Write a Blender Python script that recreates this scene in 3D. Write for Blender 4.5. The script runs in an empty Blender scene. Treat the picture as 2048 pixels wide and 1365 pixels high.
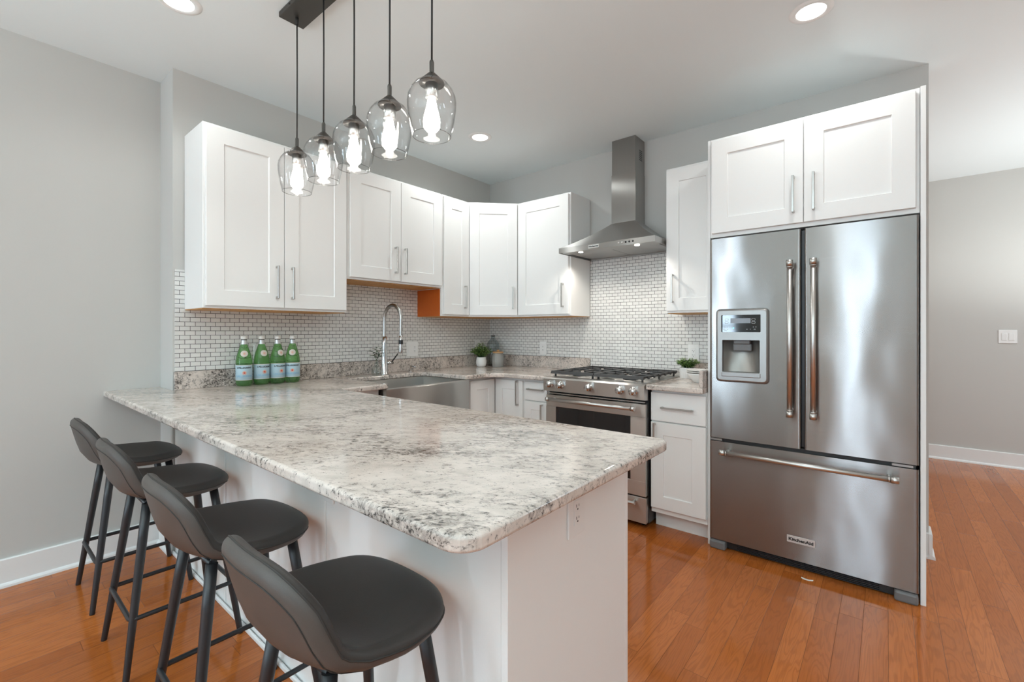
import bpy, bmesh, math, random
from mathutils import Vector, Matrix
PI = math.pi
C = bpy.context.scene.collection
SC = bpy.context.scene

# ------------------------------------------------------------------ camera
cam_data = bpy.data.cameras.new('camera')
cam_data.sensor_width = 36.0
cam_data.lens = 908.73 / 2048 * 36
cam_data.shift_y = -(682.5 - 662.9) / 2048
cam_data.clip_start = 0.05
camera = bpy.data.objects.new('camera', cam_data)
C.objects.link(camera)
camera.location = (3.0655, -3.3709, 1.239)
camera.rotation_euler = (PI / 2, 0, math.radians(39.4928))
SC.camera = camera

# ------------------------------------------------------------------ world, view
w = bpy.data.worlds.new('world')
SC.world = w
w.use_nodes = True
w.node_tree.nodes['Background'].inputs[0].default_value = (0.75, 0.87, 1.0, 1)
w.node_tree.nodes['Background'].inputs[1].default_value = 0.6
SC.view_settings.view_transform = 'Standard'
SC.view_settings.look = 'None'
SC.view_settings.exposure = 0.10
SC.view_settings.gamma = 1.0
SC.view_settings.use_curve_mapping = False
SC.cycles.diffuse_bounces = 6

# ------------------------------------------------------------------ lamps of the room and added uplights
WARM = (0.925, 0.975, 0.965)
DAY = (0.64, 0.83, 1.0)
CAN_POWER = 15.0
WINDOW_POWER = 36.0
CEIL = 2.7065

def area_light(name, loc, rot, sx, sy, power, color, spread=PI):
    d = bpy.data.lights.new(name, 'AREA')
    d.shape = 'RECTANGLE'; d.size = sx; d.size_y = sy; d.energy = power; d.color = color; d.spread = spread
    o = bpy.data.objects.new(name, d); C.objects.link(o)
    o.location = loc; o.rotation_euler = rot
    return o

def spot_light(name, loc, power, color, angle, blend, radius, rot=(0, 0, 0)):
    d = bpy.data.lights.new(name, 'SPOT')
    d.energy = power; d.color = color; d.spot_size = math.radians(angle); d.spot_blend = blend; d.shadow_soft_size = radius
    o = bpy.data.objects.new(name, d); C.objects.link(o)
    o.location = loc; o.rotation_euler = rot
    return o

BACK = -7.6            # wall with the windows, behind the camera
WINDOWS = [(0.35, 0.80), (2.52, 2.86), (3.75, 5.35)]
WZ0, WZ1 = 0.55, 2.25
for a, b in WINDOWS:
    area_light('daylight', ((a + b) / 2, BACK - 0.12, (WZ0 + WZ1) / 2), (PI / 2, 0, 0), b - a, WZ1 - WZ0, WINDOW_POWER * (b - a) * (3.6 if b - a < 0.6 else 0.15), DAY)
# daylight of the living room's big side window, far right behind the camera
area_light('daylight', (5.66, -5.6, 1.37), (0, PI / 2, 0), 1.8, 2.25, 4.0, DAY)
# hall window on the right, beyond the refrigerator
area_light('daylight', (5.66, 1.2, 1.45), (0, PI / 2, 0), 1.6, 1.4, 22.0, (0.86, 0.95, 1.0))

CANS = [(0.698, -0.878), (2.799, -0.894), (0.636, -2.755), (2.80, -2.78), (0.7, -5.0), (2.8, -5.0), (4.3, 1.2), (2.6, 1.3)]
for i, (x, y) in enumerate(CANS):
    spot_light('can_light', (x, y, CEIL - 0.012), CAN_POWER * (1.9 if y > 0 else 1.75 if i == 0 else 1.3 if i == 1 else 0.9 if i == 2 else 0.35), WARM, 158, 0.55, 0.04)

# added upward spots without fixtures, behind camera and in hall, to brighten the ceiling
for x, y, p in ((4.3, -5.0, 410.0), (1.9, -5.9, 410.0), (4.5, 1.5, 100.0)):
    spot_light('fill_uplight', (x, y, 0.95), p, (0.77, 0.96, 1.0) if y < 0 else (0.92, 0.97, 0.96), 152, 0.7, 0.15, (PI, 0, 0))

# ------------------------------------------------------------------ materials
def nodes_of(name):
    m = bpy.data.materials.new(name)
    m.use_nodes = True
    nt = m.node_tree
    return m, nt, nt.nodes['Principled BSDF']

def N(nt, kind, **kw):
    n = nt.nodes.new(kind)
    for k, v in kw.items():
        if k.startswith('i_'):
            n.inputs[k[2:].replace('_', ' ')].default_value = v
        else:
            setattr(n, k, v)
    return n

def L(nt, a, b):
    nt.links.new(a, b)

def mathn(nt, op, a, b=None, c=None):
    n = nt.nodes.new('ShaderNodeMath'); n.operation = op
    for i, v in enumerate((a, b, c)):
        if v is None: continue
        if isinstance(v, (int, float)): n.inputs[i].default_value = v
        else: L(nt, v, n.inputs[i])
    return n.outputs[0]

def mixc(nt, fac, a, b, mode='MIX'):
    n = nt.nodes.new('ShaderNodeMix'); n.data_type = 'RGBA'; n.blend_type = mode
    for sock, v in ((n.inputs[0], fac), (n.inputs[6], a), (n.inputs[7], b)):
        if isinstance(v, (int, float)): sock.default_value = v
        elif isinstance(v, tuple): sock.default_value = v if len(v) == 4 else v + (1,)
        else: L(nt, v, sock)
    return n.outputs[2]

def ramp(nt, fac, stops):
    r = nt.nodes.new('ShaderNodeValToRGB')
    while len(r.color_ramp.elements) < len(stops): r.color_ramp.elements.new(0.5)
    for e, (p, c) in zip(r.color_ramp.elements, stops):
        e.position = p
        e.color = (c, c, c, 1) if isinstance(c, (int, float)) else (c if len(c) == 4 else c + (1,))
    L(nt, fac, r.inputs[0])
    return r.outputs[0]

def position(nt, scale=(1, 1, 1), rot=(0, 0, 0), loc=(0, 0, 0)):
    g = nt.nodes.new('ShaderNodeNewGeometry')
    mp = nt.nodes.new('ShaderNodeMapping')
    mp.inputs['Scale'].default_value = scale; mp.inputs['Rotation'].default_value = rot; mp.inputs['Location'].default_value = loc
    L(nt, g.outputs['Position'], mp.inputs['Vector'])
    return mp.outputs[0]

def noise(nt, vec, scale, detail=4, rough=0.55, dist=0.0):
    n = N(nt, 'ShaderNodeTexNoise')
    n.inputs['Scale'].default_value = scale; n.inputs['Detail'].default_value = detail
    n.inputs['Roughness'].default_value = rough; n.inputs['Distortion'].default_value = dist
    L(nt, vec, n.inputs['Vector'])
    return n.outputs['Fac']

def bump(nt, b, height, strength=0.2, dist=0.001):
    n = nt.nodes.new('ShaderNodeBump')
    n.inputs['Strength'].default_value = strength; n.inputs['Distance'].default_value = dist
    L(nt, height, n.inputs['Height']); L(nt, n.outputs[0], b.inputs['Normal'])

def plain(name, col, rough=0.5, metal=0.0, grain=60, var=0.03, bmp=0.05, spec=0.5, coat=0.0):
    m, nt, b = nodes_of(name)
    v = position(nt)
    f = noise(nt, v, grain, 3)
    c = mixc(nt, f, tuple(x * (1 - var) for x in col), tuple(min(1, x * (1 + var)) for x in col))
    L(nt, c, b.inputs['Base Color'])
    b.inputs['Roughness'].default_value = rough; b.inputs['Metallic'].default_value = metal
    b.inputs['Specular IOR Level'].default_value = spec
    b.inputs['Coat Weight'].default_value = coat
    if bmp: bump(nt, b, f, bmp, 0.002)
    return m

def brushed(name, col, rough=0.25, axis='x', wavy=0.0):
    """brushed stainless sheet: fine scratches along one axis"""
    m, nt, b = nodes_of(name)
    sc = {'x': (3, 3, 900), 'z': (900, 900, 3), 'y': (900, 3, 900)}[axis]
    f = noise(nt, position(nt, sc), 1.0, 2)
    c = mixc(nt, f, tuple(x * 0.93 for x in col), tuple(min(1, x * 1.05) for x in col))
    L(nt, c, b.inputs['Base Color'])
    b.inputs['Metallic'].default_value = 1.0
    r = mathn(nt, 'MULTIPLY_ADD', f, 0.08, rough - 0.04)
    L(nt, r, b.inputs['Roughness'])
    # reflections smear across the brush marks
    b.inputs['Anisotropic'].default_value = 1.0
    tg = nt.nodes.new('ShaderNodeCombineXYZ'); t_ax = (1, 0, 0) if axis == 'z' else (0, 0, 1)
    for i in range(3): tg.inputs[i].default_value = t_ax[i]
    L(nt, tg.outputs[0], b.inputs['Tangent'])
    h = mathn(nt, 'MULTIPLY', f, 0.000008)
    if wavy:
        f2 = noise(nt, position(nt, (1.6, 1.6, 0.9)), 2.6, 1, 0.4)
        h = mathn(nt, 'MULTIPLY_ADD', f2, wavy, h)
    n = nt.nodes.new('ShaderNodeBump'); n.inputs['Strength'].default_value = 1.0; n.inputs['Distance'].default_value = 1.0
    L(nt, h, n.inputs['Height']); L(nt, n.outputs[0], b.inputs['Normal'])
    return m

def granite(name, flow=0.56, blotch=0.0):
    """white granite: cream ground, grey-brown clouds, dark flecks drawn out along the flow of the slab"""
    m, nt, b = nodes_of(name)
    v0 = position(nt, (1, 1, 1), (0, 0, math.radians(-33)))
    st = nt.nodes.new('ShaderNodeMapping'); st.inputs['Scale'].default_value = (flow, 1.0, 0.7 if flow < 0.9 else 1.0)
    L(nt, v0, st.inputs['Vector']); vs = st.outputs[0]
    big = noise(nt, vs, 5.0, 4, 0.6, 0.5)
    med = noise(nt, vs, 55.0, 6, 0.74, 0.6)
    fine = noise(nt, vs, 135.0, 5, 0.74, 0.5)
    cool = noise(nt, vs, 17.0, 5, 0.65, 0.4)
    base = mixc(nt, ramp(nt, cool, [(0.40, 0.0), (0.68, 1.0)]), (0.73, 0.642, 0.582), (0.555, 0.49, 0.438))
    gm = mathn(nt, 'MULTIPLY_ADD', big, 0.50, mathn(nt, 'MULTIPLY', med, 0.75))
    g = ramp(nt, gm, [(0.610 - blotch, 0.0), (0.740 - blotch, 0.75)])
    c1 = mixc(nt, g, base, (0.27, 0.235, 0.21))
    gk = mathn(nt, 'MULTIPLY_ADD', fine, 0.80, mathn(nt, 'MULTIPLY', gm, 0.50))
    k = ramp(nt, gk, [(0.765 - blotch * 0.7, 0.0), (0.835 - blotch * 0.7, 0.95)])
    c2 = mixc(nt, k, c1, (0.040, 0.036, 0.034))
    sp = noise(nt, v0, 190.0, 3, 0.6)
    s = ramp(nt, mathn(nt, 'MULTIPLY_ADD', med, 0.30, sp), [(0.79, 0.0), (0.85, 0.75)])
    c3 = mixc(nt, s, c2, (0.10, 0.088, 0.08))
    L(nt, c3, b.inputs['Base Color'])
    b.inputs['Roughness'].default_value = 0.10
    b.inputs['Specular IOR Level'].default_value = 0.5
    return m

def tile(name, axes):
    m, nt, b = nodes_of(name)
    g = nt.nodes.new('ShaderNodeNewGeometry'); sx = nt.nodes.new('ShaderNodeSeparateXYZ'); cb = nt.nodes.new('ShaderNodeCombineXYZ')
    L(nt, g.outputs['Position'], sx.inputs[0])
    L(nt, sx.outputs[axes[0]], cb.inputs[0])
    L(nt, mathn(nt, 'SUBTRACT', sx.outputs[2], 1.013), cb.inputs[1])
    br = nt.nodes.new('ShaderNodeTexBrick')
    br.offset = 0.5; br.squash = 1.0
    br.inputs['Scale'].default_value = 1.0
    br.inputs['Brick Width'].default_value = 0.0508; br.inputs['Row Height'].default_value = 0.0254
    br.inputs['Mortar Size'].default_value = 0.0013; br.inputs['Mortar Smooth'].default_value = 0.25
    br.inputs['Color1'].default_value = (0.80, 0.79, 0.765, 1); br.inputs['Color2'].default_value = (0.73, 0.72, 0.70, 1)
    br.inputs['Mortar'].default_value = (0.028, 0.025, 0.023, 1)
    L(nt, cb.outputs[0], br.inputs['Vector'])
    L(nt, br.outputs['Color'], b.inputs['Base Color'])
    L(nt, mathn(nt, 'MULTIPLY_ADD', br.outputs['Fac'], 0.5, 0.22), b.inputs['Roughness'])
    wob = noise(nt, g.outputs['Position'], 30, 2)
    h = mathn(nt, 'MULTIPLY_ADD', wob, 0.35, mathn(nt, 'SUBTRACT', 1.0, br.outputs['Fac']))
    bump(nt, b, h, 0.5, 0.0012)
    return m

def oak_floor(name):
    m, nt, b = nodes_of(name)
    g = nt.nodes.new('ShaderNodeNewGeometry'); sx = nt.nodes.new('ShaderNodeSeparateXYZ')
    L(nt, g.outputs['Position'], sx.inputs[0])
    W, LN = 0.083, 0.95
    u = mathn(nt, 'DIVIDE', sx.outputs[0], W)
    row = mathn(nt, 'FLOOR', u)
    wn = nt.nodes.new('ShaderNodeTexWhiteNoise'); wn.noise_dimensions = '1D'; L(nt, row, wn.inputs['W'])
    vv = mathn(nt, 'ADD', mathn(nt, 'DIVIDE', sx.outputs[1], LN), mathn(nt, 'MULTIPLY', wn.outputs['Value'], 7.3))
    col = mathn(nt, 'FLOOR', vv)
    cmb = nt.nodes.new('ShaderNodeCombineXYZ'); L(nt, row, cmb.inputs[0]); L(nt, col, cmb.inputs[1])
    wn2 = nt.nodes.new('ShaderNodeTexWhiteNoise'); wn2.noise_dimensions = '2D'; L(nt, cmb.outputs[0], wn2.inputs['Vector'])
    tone = wn2.outputs['Value']
    # gaps
    fu = mathn(nt, 'FRACT', u); fv = mathn(nt, 'FRACT', vv)
    eu = mathn(nt, 'MINIMUM', fu, mathn(nt, 'SUBTRACT', 1.0, fu))
    ev = mathn(nt, 'MULTIPLY', mathn(nt, 'MINIMUM', fv, mathn(nt, 'SUBTRACT', 1.0, fv)), LN / W)
    e = mathn(nt, 'MINIMUM', eu, ev)
    gap = ramp(nt, e, [(0.0, 1.0), (0.016, 0.0)])
    # grain, different on each board
    off = nt.nodes.new('ShaderNodeCombineXYZ')
    L(nt, mathn(nt, 'MULTIPLY', tone, 37.0), off.inputs[0]); L(nt, mathn(nt, 'MULTIPLY', tone, 91.0), off.inputs[1])
    ad = nt.nodes.new('ShaderNodeVectorMath'); ad.operation = 'ADD'
    L(nt, g.outputs['Position'], ad.inputs[0]); L(nt, off.outputs[0], ad.inputs[1])
    def stretch(s):
        mp = nt.nodes.new('ShaderNodeMapping'); mp.inputs['Scale'].default_value = s
        L(nt, ad.outputs[0], mp.inputs['Vector']); return mp.outputs[0]
    warp = noise(nt, stretch((12, 1.3, 1)), 1.0, 3, 0.5, 0.35)
    rings = mathn(nt, 'SINE', mathn(nt, 'MULTIPLY', warp, 105.0))
    rr = ramp(nt, mathn(nt, 'MULTIPLY_ADD', rings, 0.5, 0.5), [(0.55, 0.0), (0.95, 1.0)])
    pores = noise(nt, stretch((260, 9, 1)), 1.0, 3, 0.6)
    pr = ramp(nt, pores, [(0.45, 0.0), (0.75, 1.0)])
    cA = mixc(nt, tone, (0.390, 0.104, 0.017), (0.540, 0.162, 0.034))
    cB = mixc(nt, mathn(nt, 'MULTIPLY', rr, 0.30), cA, (0.22, 0.055, 0.010))
    cC = mixc(nt, mathn(nt, 'MULTIPLY', pr, 0.30), cB, (0.24, 0.065, 0.014))
    cD = mixc(nt, mathn(nt, 'MULTIPLY', gap, 0.8), cC, (0.05, 0.018, 0.008))
    L(nt, cD, b.inputs['Base Color'])
    b.inputs['Roughness'].default_value = 0.11
    b.inputs['Specular IOR Level'].default_value = 0.40
    h = mathn(nt, 'MULTIPLY_ADD', pr, -0.10, mathn(nt, 'MULTIPLY', gap, -1.0))
    h2 = mathn(nt, 'MULTIPLY_ADD', noise(nt, stretch((14, 1.2, 1)), 1.0, 2), 0.55, h)
    bump(nt, b, h2, 0.25, 0.0012)
    return m

def thin_glass(name, tint=(0.97, 0.98, 0.98), refl=1.0):
    m = bpy.data.materials.new(name); m.use_nodes = True
    nt = m.node_tree; nt.nodes.clear()
    out = nt.nodes.new('ShaderNodeOutputMaterial'); mx = nt.nodes.new('ShaderNodeMixShader')
    t = nt.nodes.new('ShaderNodeBsdfTransparent'); t.inputs[0].default_value = tint + (1,)
    gl = nt.nodes.new('ShaderNodeBsdfGlossy'); gl.inputs['Roughness'].default_value = 0.03
    fr = nt.nodes.new('ShaderNodeLayerWeight'); fr.inputs['Blend'].default_value = 0.5
    f = mathn(nt, 'MULTIPLY', mathn(nt, 'MULTIPLY_ADD', mathn(nt, 'POWER', fr.outputs['Facing'], 3.0), 0.40, 0.035), refl)
    L(nt, mixc(nt, mathn(nt, 'POWER', fr.outputs['Facing'], 6.0), tint, tuple(x * 0.60 for x in tint)), t.inputs[0])
    L(nt, f, mx.inputs[0]); L(nt, t.outputs[0], mx.inputs[1]); L(nt, gl.outputs[0], mx.inputs[2]); L(nt, mx.outputs[0], out.inputs[0])
    return m

def glow(name, col, strength):
    m = bpy.data.materials.new(name); m.use_nodes = True
    nt = m.node_tree; nt.nodes.clear()
    out = nt.nodes.new('ShaderNodeOutputMaterial'); e = nt.nodes.new('ShaderNodeEmission')
    e.inputs[0].default_value = col + (1,); e.inputs[1].default_value = strength
    L(nt, e.outputs[0], out.inputs[0])
    return m

def pine(name):
    m, nt, b = nodes_of(name)
    f = noise(nt, position(nt, (4, 30, 4)), 2.0, 4, 0.6, 0.6)
    L(nt, ramp(nt, f, [(0.3, (0.52, 0.24, 0.06)), (0.7, (0.72, 0.38, 0.11))]), b.inputs['Base Color'])
    b.inputs['Roughness'].default_value = 0.5
    return m

def leather(name, col):
    m, nt, b = nodes_of(name)
    v = position(nt)
    vo = nt.nodes.new('ShaderNodeTexVoronoi'); vo.inputs['Scale'].default_value = 620
    L(nt, v, vo.inputs['Vector'])
    f = noise(nt, v, 9, 3)
    L(nt, mixc(nt, f, tuple(x * 0.88 for x in col), tuple(x * 1.12 for x in col)), b.inputs['Base Color'])
    b.inputs['Roughness'].default_value = 0.46
    b.inputs['Specular IOR Level'].default_value = 0.35
    bump(nt, b, vo.outputs['Distance'], 0.16, 0.001)
    return m

def bottle_plastic(name):
    m, nt, b = nodes_of(name)
    f = noise(nt, position(nt, (1, 1, 0.6)), 45, 3)
    L(nt, mixc(nt, f, (0.18, 0.50, 0.14), (0.40, 0.72, 0.32)), b.inputs['Base Color'])
    b.inputs['Roughness'].default_value = 0.06
    b.inputs['IOR'].default_value = 1.36
    b.inputs['Transmission Weight'].default_value = 0.86
    return m

M = {}
M['wall'] = plain('wall_paint', (0.565, 0.555, 0.53), 0.75, grain=240, var=0.01, bmp=0.06, spec=0.25)
M['ceiling'] = plain('ceiling_paint', (0.775, 0.825, 0.835), 0.85, grain=260, var=0.008, bmp=0.05, spec=0.2)
M['white'] = plain('white_lacquer', (0.86, 0.855, 0.84), 0.34, grain=120, var=0.008, bmp=0.02)
M['trimwhite'] = plain('white_trim_paint', (0.83, 0.83, 0.82), 0.38, grain=120, var=0.008, bmp=0.02)
M['plastic'] = plain('white_plastic', (0.84, 0.835, 0.82), 0.3, grain=120, var=0.006, bmp=0.0)
M['floor'] = oak_floor('oak_boards')
M['granite'] = granite('white_granite')
M['granite_edge'] = granite('white_granite_upstand', 1.0, 0.022)
M['tile_a'] = tile('mini_brick_tile_side', (1,))
M['tile_b'] = tile('mini_brick_tile_back', (0,))
M['steel'] = brushed('brushed_steel', (0.305, 0.290, 0.278), 0.25, 'x', 0.0050)
M['steelflat'] = brushed('brushed_steel_flat', (0.46, 0.45, 0.435), 0.30, 'x')
M['steelrange'] = brushed('brushed_steel_range', (0.60, 0.575, 0.545), 0.30, 'x')
M['steelz'] = brushed('brushed_steel_upright', (0.40, 0.39, 0.375), 0.30, 'z')
M['sinksteel'] = brushed('sink_steel', (0.55, 0.54, 0.52), 0.30, 'y')
M['chrome'] = plain('chrome', (0.66, 0.66, 0.66), 0.12, 1.0, var=0.01, bmp=0)
M['nickel'] = plain('satin_nickel', (0.56, 0.55, 0.53), 0.30, 1.0, var=0.02, bmp=0)
M['handlesteel'] = plain('handle_steel', (0.66, 0.645, 0.62), 0.36, 1.0, var=0.02, bmp=0)
M['iron'] = plain('cast_iron', (0.035, 0.035, 0.036), 0.42, grain=300, var=0.1, bmp=0.15)
M['black'] = plain('black_plastic', (0.015, 0.015, 0.016), 0.35, bmp=0)
M['darkglass'] = plain('dark_oven_glass', (0.012, 0.012, 0.013), 0.06, bmp=0, spec=0.6)
M['greyplastic'] = plain('grey_plastic', (0.17, 0.17, 0.172), 0.45, bmp=0.02)
M['dispenser'] = plain('dispenser_frame', (0.40, 0.395, 0.385), 0.42, 0.85, var=0.01, bmp=0)
M['cavity'] = plain('dispenser_cavity', (0.30, 0.285, 0.265), 0.32, 0.7, var=0.02, bmp=0)
M['canopy'] = plain('bronze_metal', (0.085, 0.078, 0.070), 0.42, 0.75, var=0.03, bmp=0)
M['cord'] = plain('black_cord', (0.018, 0.017, 0.016), 0.6, grain=500, bmp=0.1)
M['legmetal'] = plain('black_powder_coat', (0.020, 0.021, 0.024), 0.36, grain=300, bmp=0.04, spec=0.55)
M['leather'] = leather('grey_brown_leather', (0.088, 0.077, 0.070))
M['leatherseat'] = leather('shaded_leather', (0.050, 0.045, 0.042))  # same leather as the shell, seat shading put into a darker colour
M['stitch'] = plain('dark_thread', (0.035, 0.031, 0.028), 0.7, bmp=0)
M['glass'] = thin_glass('clear_glass', (0.994, 0.995, 0.995), 0.9)
M['glassrim'] = thin_glass('glass_rim', (0.72, 0.72, 0.71), 2.0)
M['vaseglass'] = thin_glass('vase_glass', (0.90, 0.93, 0.92), 1.6)
M['jugglass'] = thin_glass('smoky_glass', (0.74, 0.78, 0.79), 1.5)
M['bulb'] = glow('bulb_glow', (1.0, 0.955, 0.88), 26.0)
M['canlens'] = glow('can_lens_glow', (1.0, 0.96, 0.90), 7.0)
M['hoodlens'] = glow('hood_lens_glow', (1.0, 0.95, 0.86), 9.0)
M['led'] = glow('blue_led', (0.15, 0.55, 1.0), 3.0)
M['lcd'] = plain('lcd_grey', (0.25, 0.27, 0.30), 0.25, bmp=0)
M['print'] = plain('light_print', (0.55, 0.56, 0.58), 0.5, bmp=0)
M['ink'] = plain('black_ink', (0.015, 0.014, 0.014), 0.5, bmp=0)
M['badge'] = plain('badge_metal', (0.72, 0.71, 0.69), 0.35, 0.6, var=0.01, bmp=0)
M['pine'] = pine('raw_pine')
M['orangeply'] = plain('raw_orange_side', (0.56, 0.115, 0.010), 0.5, grain=40, var=0.06)
M['green'] = bottle_plastic('green_bottle')
M['bluelabel'] = plain('pale_blue_label', (0.42, 0.56, 0.63), 0.45, grain=90, var=0.05, bmp=0)
M['cream'] = plain('cream_paper', (0.66, 0.60, 0.54), 0.5, bmp=0)
M['redstar'] = plain('red_ink', (0.62, 0.06, 0.03), 0.5, bmp=0)
M['peach'] = plain('peach_ink', (0.72, 0.42, 0.32), 0.5, bmp=0)
M['blueink'] = plain('soft_blue_ink', (0.28, 0.46, 0.60), 0.5, bmp=0)
M['cap'] = plain('white_cap', (0.78, 0.76, 0.72), 0.4, bmp=0)
M['silver'] = plain('silver_foil', (0.62, 0.62, 0.62), 0.35, 0.7, var=0.05, bmp=0)
M['ceramic'] = plain('white_ceramic', (0.82, 0.81, 0.79), 0.25, grain=80, var=0.02, bmp=0.02)
M['greyceramic'] = plain('grey_ceramic', (0.34, 0.335, 0.315), 0.4, grain=80, var=0.04, bmp=0.02)
M['lidwood'] = plain('light_wood_lid', (0.55, 0.33, 0.16), 0.45, grain=50, var=0.12)
M['leaf'] = plain('green_leaf', (0.22, 0.36, 0.10), 0.45, grain=25, var=0.55, bmp=0)
M['leafdark'] = plain('dark_green_leaf', (0.045, 0.085, 0.035), 0.45, grain=30, var=0.5, bmp=0)
M['leafgrey'] = plain('grey_green_leaf', (0.10, 0.15, 0.085), 0.5, grain=30, var=0.4, bmp=0)
M['soil'] = plain('dark_soil', (0.03, 0.024, 0.018), 0.9)
M['paper'] = plain('paper_scrap', (0.75, 0.70, 0.62), 0.7)

# ------------------------------------------------------------------ mesh helpers
class MB:
    def __init__(self): self.bm = bmesh.new()
    def box(self, x0, x1, y0, y1, z0, z1, bev=0.0, seg=2):
        t = bmesh.new()
        bmesh.ops.create_cube(t, size=1)
        for v in t.verts:
            v.co = Vector(((x0 + x1) / 2 + v.co.x * (x1 - x0), (y0 + y1) / 2 + v.co.y * (y1 - y0), (z0 + z1) / 2 + v.co.z * (z1 - z0)))
        if bev:
            bmesh.ops.bevel(t, geom=list(t.edges), offset=bev, segments=seg, profile=0.5, affect='EDGES', clamp_overlap=True)
        self.join(t); return self
    def join(self, t, mat=None):
        vm = {}
        for v in t.verts: vm[v] = self.bm.verts.new(mat @ v.co if mat else v.co)
        for f in t.faces:
            try: self.bm.faces.new([vm[v] for v in f.verts]).smooth = f.smooth
            except ValueError: pass
        t.free()
    def tube(self, pts, r, n=12, closed=False, smooth=True, caps=True):
        pts = [Vector(p) for p in pts]
        m = len(pts); rad = r if isinstance(r, (list, tuple)) else [r] * m
        rings = []; up = None
        for i, p in enumerate(pts):
            if closed: d = pts[(i + 1) % m] - pts[i - 1]
            else: d = pts[min(i + 1, m - 1)] - pts[max(i - 1, 0)]
            d.normalize()
            if up is None: up = Vector((0, 0, 1)) if abs(d.z) < 0.9 else Vector((1, 0, 0))
            a = d.cross(up).normalized(); up = a.cross(d).normalized()
            rings.append([self.bm.verts.new(p + (a * math.cos(2 * PI * k / n) + up * math.sin(2 * PI * k / n)) * rad[i]) for k in range(n)])
        for i in range(m if closed else m - 1):
            A, B = rings[i], rings[(i + 1) % m]
            for k in range(n):
                f = self.bm.faces.new([A[k], A[(k + 1) % n], B[(k + 1) % n], B[k]]); f.smooth = smooth
        if caps and not closed:
            self.bm.faces.new(list(reversed(rings[0]))); self.bm.faces.new(rings[-1])
        return self
    def lathe(self, prof, c=(0, 0, 0), n=32, smooth=True, axis='z', a0=0.0, a1=2 * PI, rib=None):
        """prof: (radius, height) pairs; open ends on the axis close themselves"""
        full = abs(a1 - a0 - 2 * PI) < 1e-6
        k = n if full else n + 1
        rows = []
        for r, h in prof:
            if r < 1e-6:
                rows.append([self.bm.verts.new(self._ax(0, 0, h, c, axis))])
            else:
                row = []
                for j in range(k):
                    a = a0 + (a1 - a0) * j / n
                    q = r * (rib(a, h) if rib else 1.0)
                    row.append(self.bm.verts.new(self._ax(q * math.cos(a), q * math.sin(a), h, c, axis)))
                rows.append(row)
        for A, B in zip(rows, rows[1:]):
            for j in range(n):
                j2 = (j + 1) % k if full else j + 1
                if len(A) == 1 and len(B) == 1: continue
                if len(A) == 1: vs = [A[0], B[j], B[j2]]
                elif len(B) == 1: vs = [A[j], A[j2], B[0]]
                else: vs = [A[j], A[j2], B[j2], B[j]]
                f = self.bm.faces.new(vs); f.smooth = smooth
        return self
    def _ax(self, x, y, h, c, axis):
        if axis == 'z': v = (x, y, h)
        elif axis == 'y': v = (x, h, y)
        else: v = (h, x, y)
        return Vector(v) + Vector(c)
    def poly(self, pts, z0, z1, bev=0.0, seg=3, skip=None):
        """prism over a plan outline, its top and bottom rims eased"""
        t = bmesh.new()
        vs = [t.verts.new((p[0], p[1], z0)) for p in pts]
        f = t.faces.new(vs)
        r = bmesh.ops.extrude_face_region(t, geom=[f])
        for v in [g for g in r['geom'] if isinstance(g, bmesh.types.BMVert)]: v.co.z = z1
        bmesh.ops.recalc_face_normals(t, faces=list(t.faces))
        if bev:
            es = [e for e in t.edges if abs(e.verts[0].co.z - e.verts[1].co.z) < 1e-6]
            bmesh.ops.bevel(t, geom=es, offset=bev, segments=seg, profile=0.5, affect='EDGES')
        self.join(t); return self
    def quad(self, a, b, c, d, smooth=False):
        f = self.bm.faces.new([self.bm.verts.new(Vector(p)) for p in (a, b, c, d)]); f.smooth = smooth
        return self
    def face(self, pts):
        self.bm.faces.new([self.bm.verts.new(Vector(p)) for p in pts]); return self
    def xform(self, mat):
        bmesh.ops.transform(self.bm, matrix=mat, verts=list(self.bm.verts)); return self
    def build(self, name, mat, parent=None, org=None, smooth=None, recalc=True):
        if recalc: bmesh.ops.recalc_face_normals(self.bm, faces=list(self.bm.faces))
        if org is None:
            org = Vector((0, 0, 0))
            q = parent
            while q is not None: org = org + Vector(q.location); q = q.parent
            loc = (0, 0, 0)
        else:
            org = Vector(org); loc = org
        for v in self.bm.verts: v.co -= org
        me = bpy.data.meshes.new(name)
        self.bm.to_mesh(me); self.bm.free()
        if smooth is not None:
            for p in me.polygons: p.use_smooth = smooth
        me.materials.append(mat if not isinstance(mat, str) else M[mat])
        o = bpy.data.objects.new(name, me); C.objects.link(o)
        o.location = loc
        if parent is not None: o.parent = parent
        return o

def tag(o, label, cat, group=None):
    o['label'] = label; o['category'] = cat
    if group: o['group'] = group
    return o

def thing(name, label, cat, loc, group=None):
    o = bpy.data.objects.new(name, None); C.objects.link(o); o.location = loc
    o.empty_display_size = 0.05
    return tag(o, label, cat, group)

def struct(mb, name, mat):
    o = mb.build(name, mat, org=(0, 0, 0)); o['kind'] = 'structure'; return o

def text_mesh(body, size, extrude=0.0004, align='CENTER', bold=0.0):
    cu = bpy.data.curves.new('lettering', 'FONT')
    cu.body = body; cu.size = size; cu.extrude = extrude; cu.align_x = align; cu.align_y = 'CENTER'; cu.offset = bold
    cu.resolution_u = 3
    ob = bpy.data.objects.new('lettering', cu); C.objects.link(ob)
    dg = bpy.context.evaluated_depsgraph_get(); dg.update()
    me = bpy.data.meshes.new_from_object(ob.evaluated_get(dg))
    b = MB(); b.bm.from_mesh(me)
    bpy.data.objects.remove(ob); bpy.data.curves.remove(cu); bpy.data.meshes.remove(me)
    return b

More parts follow.
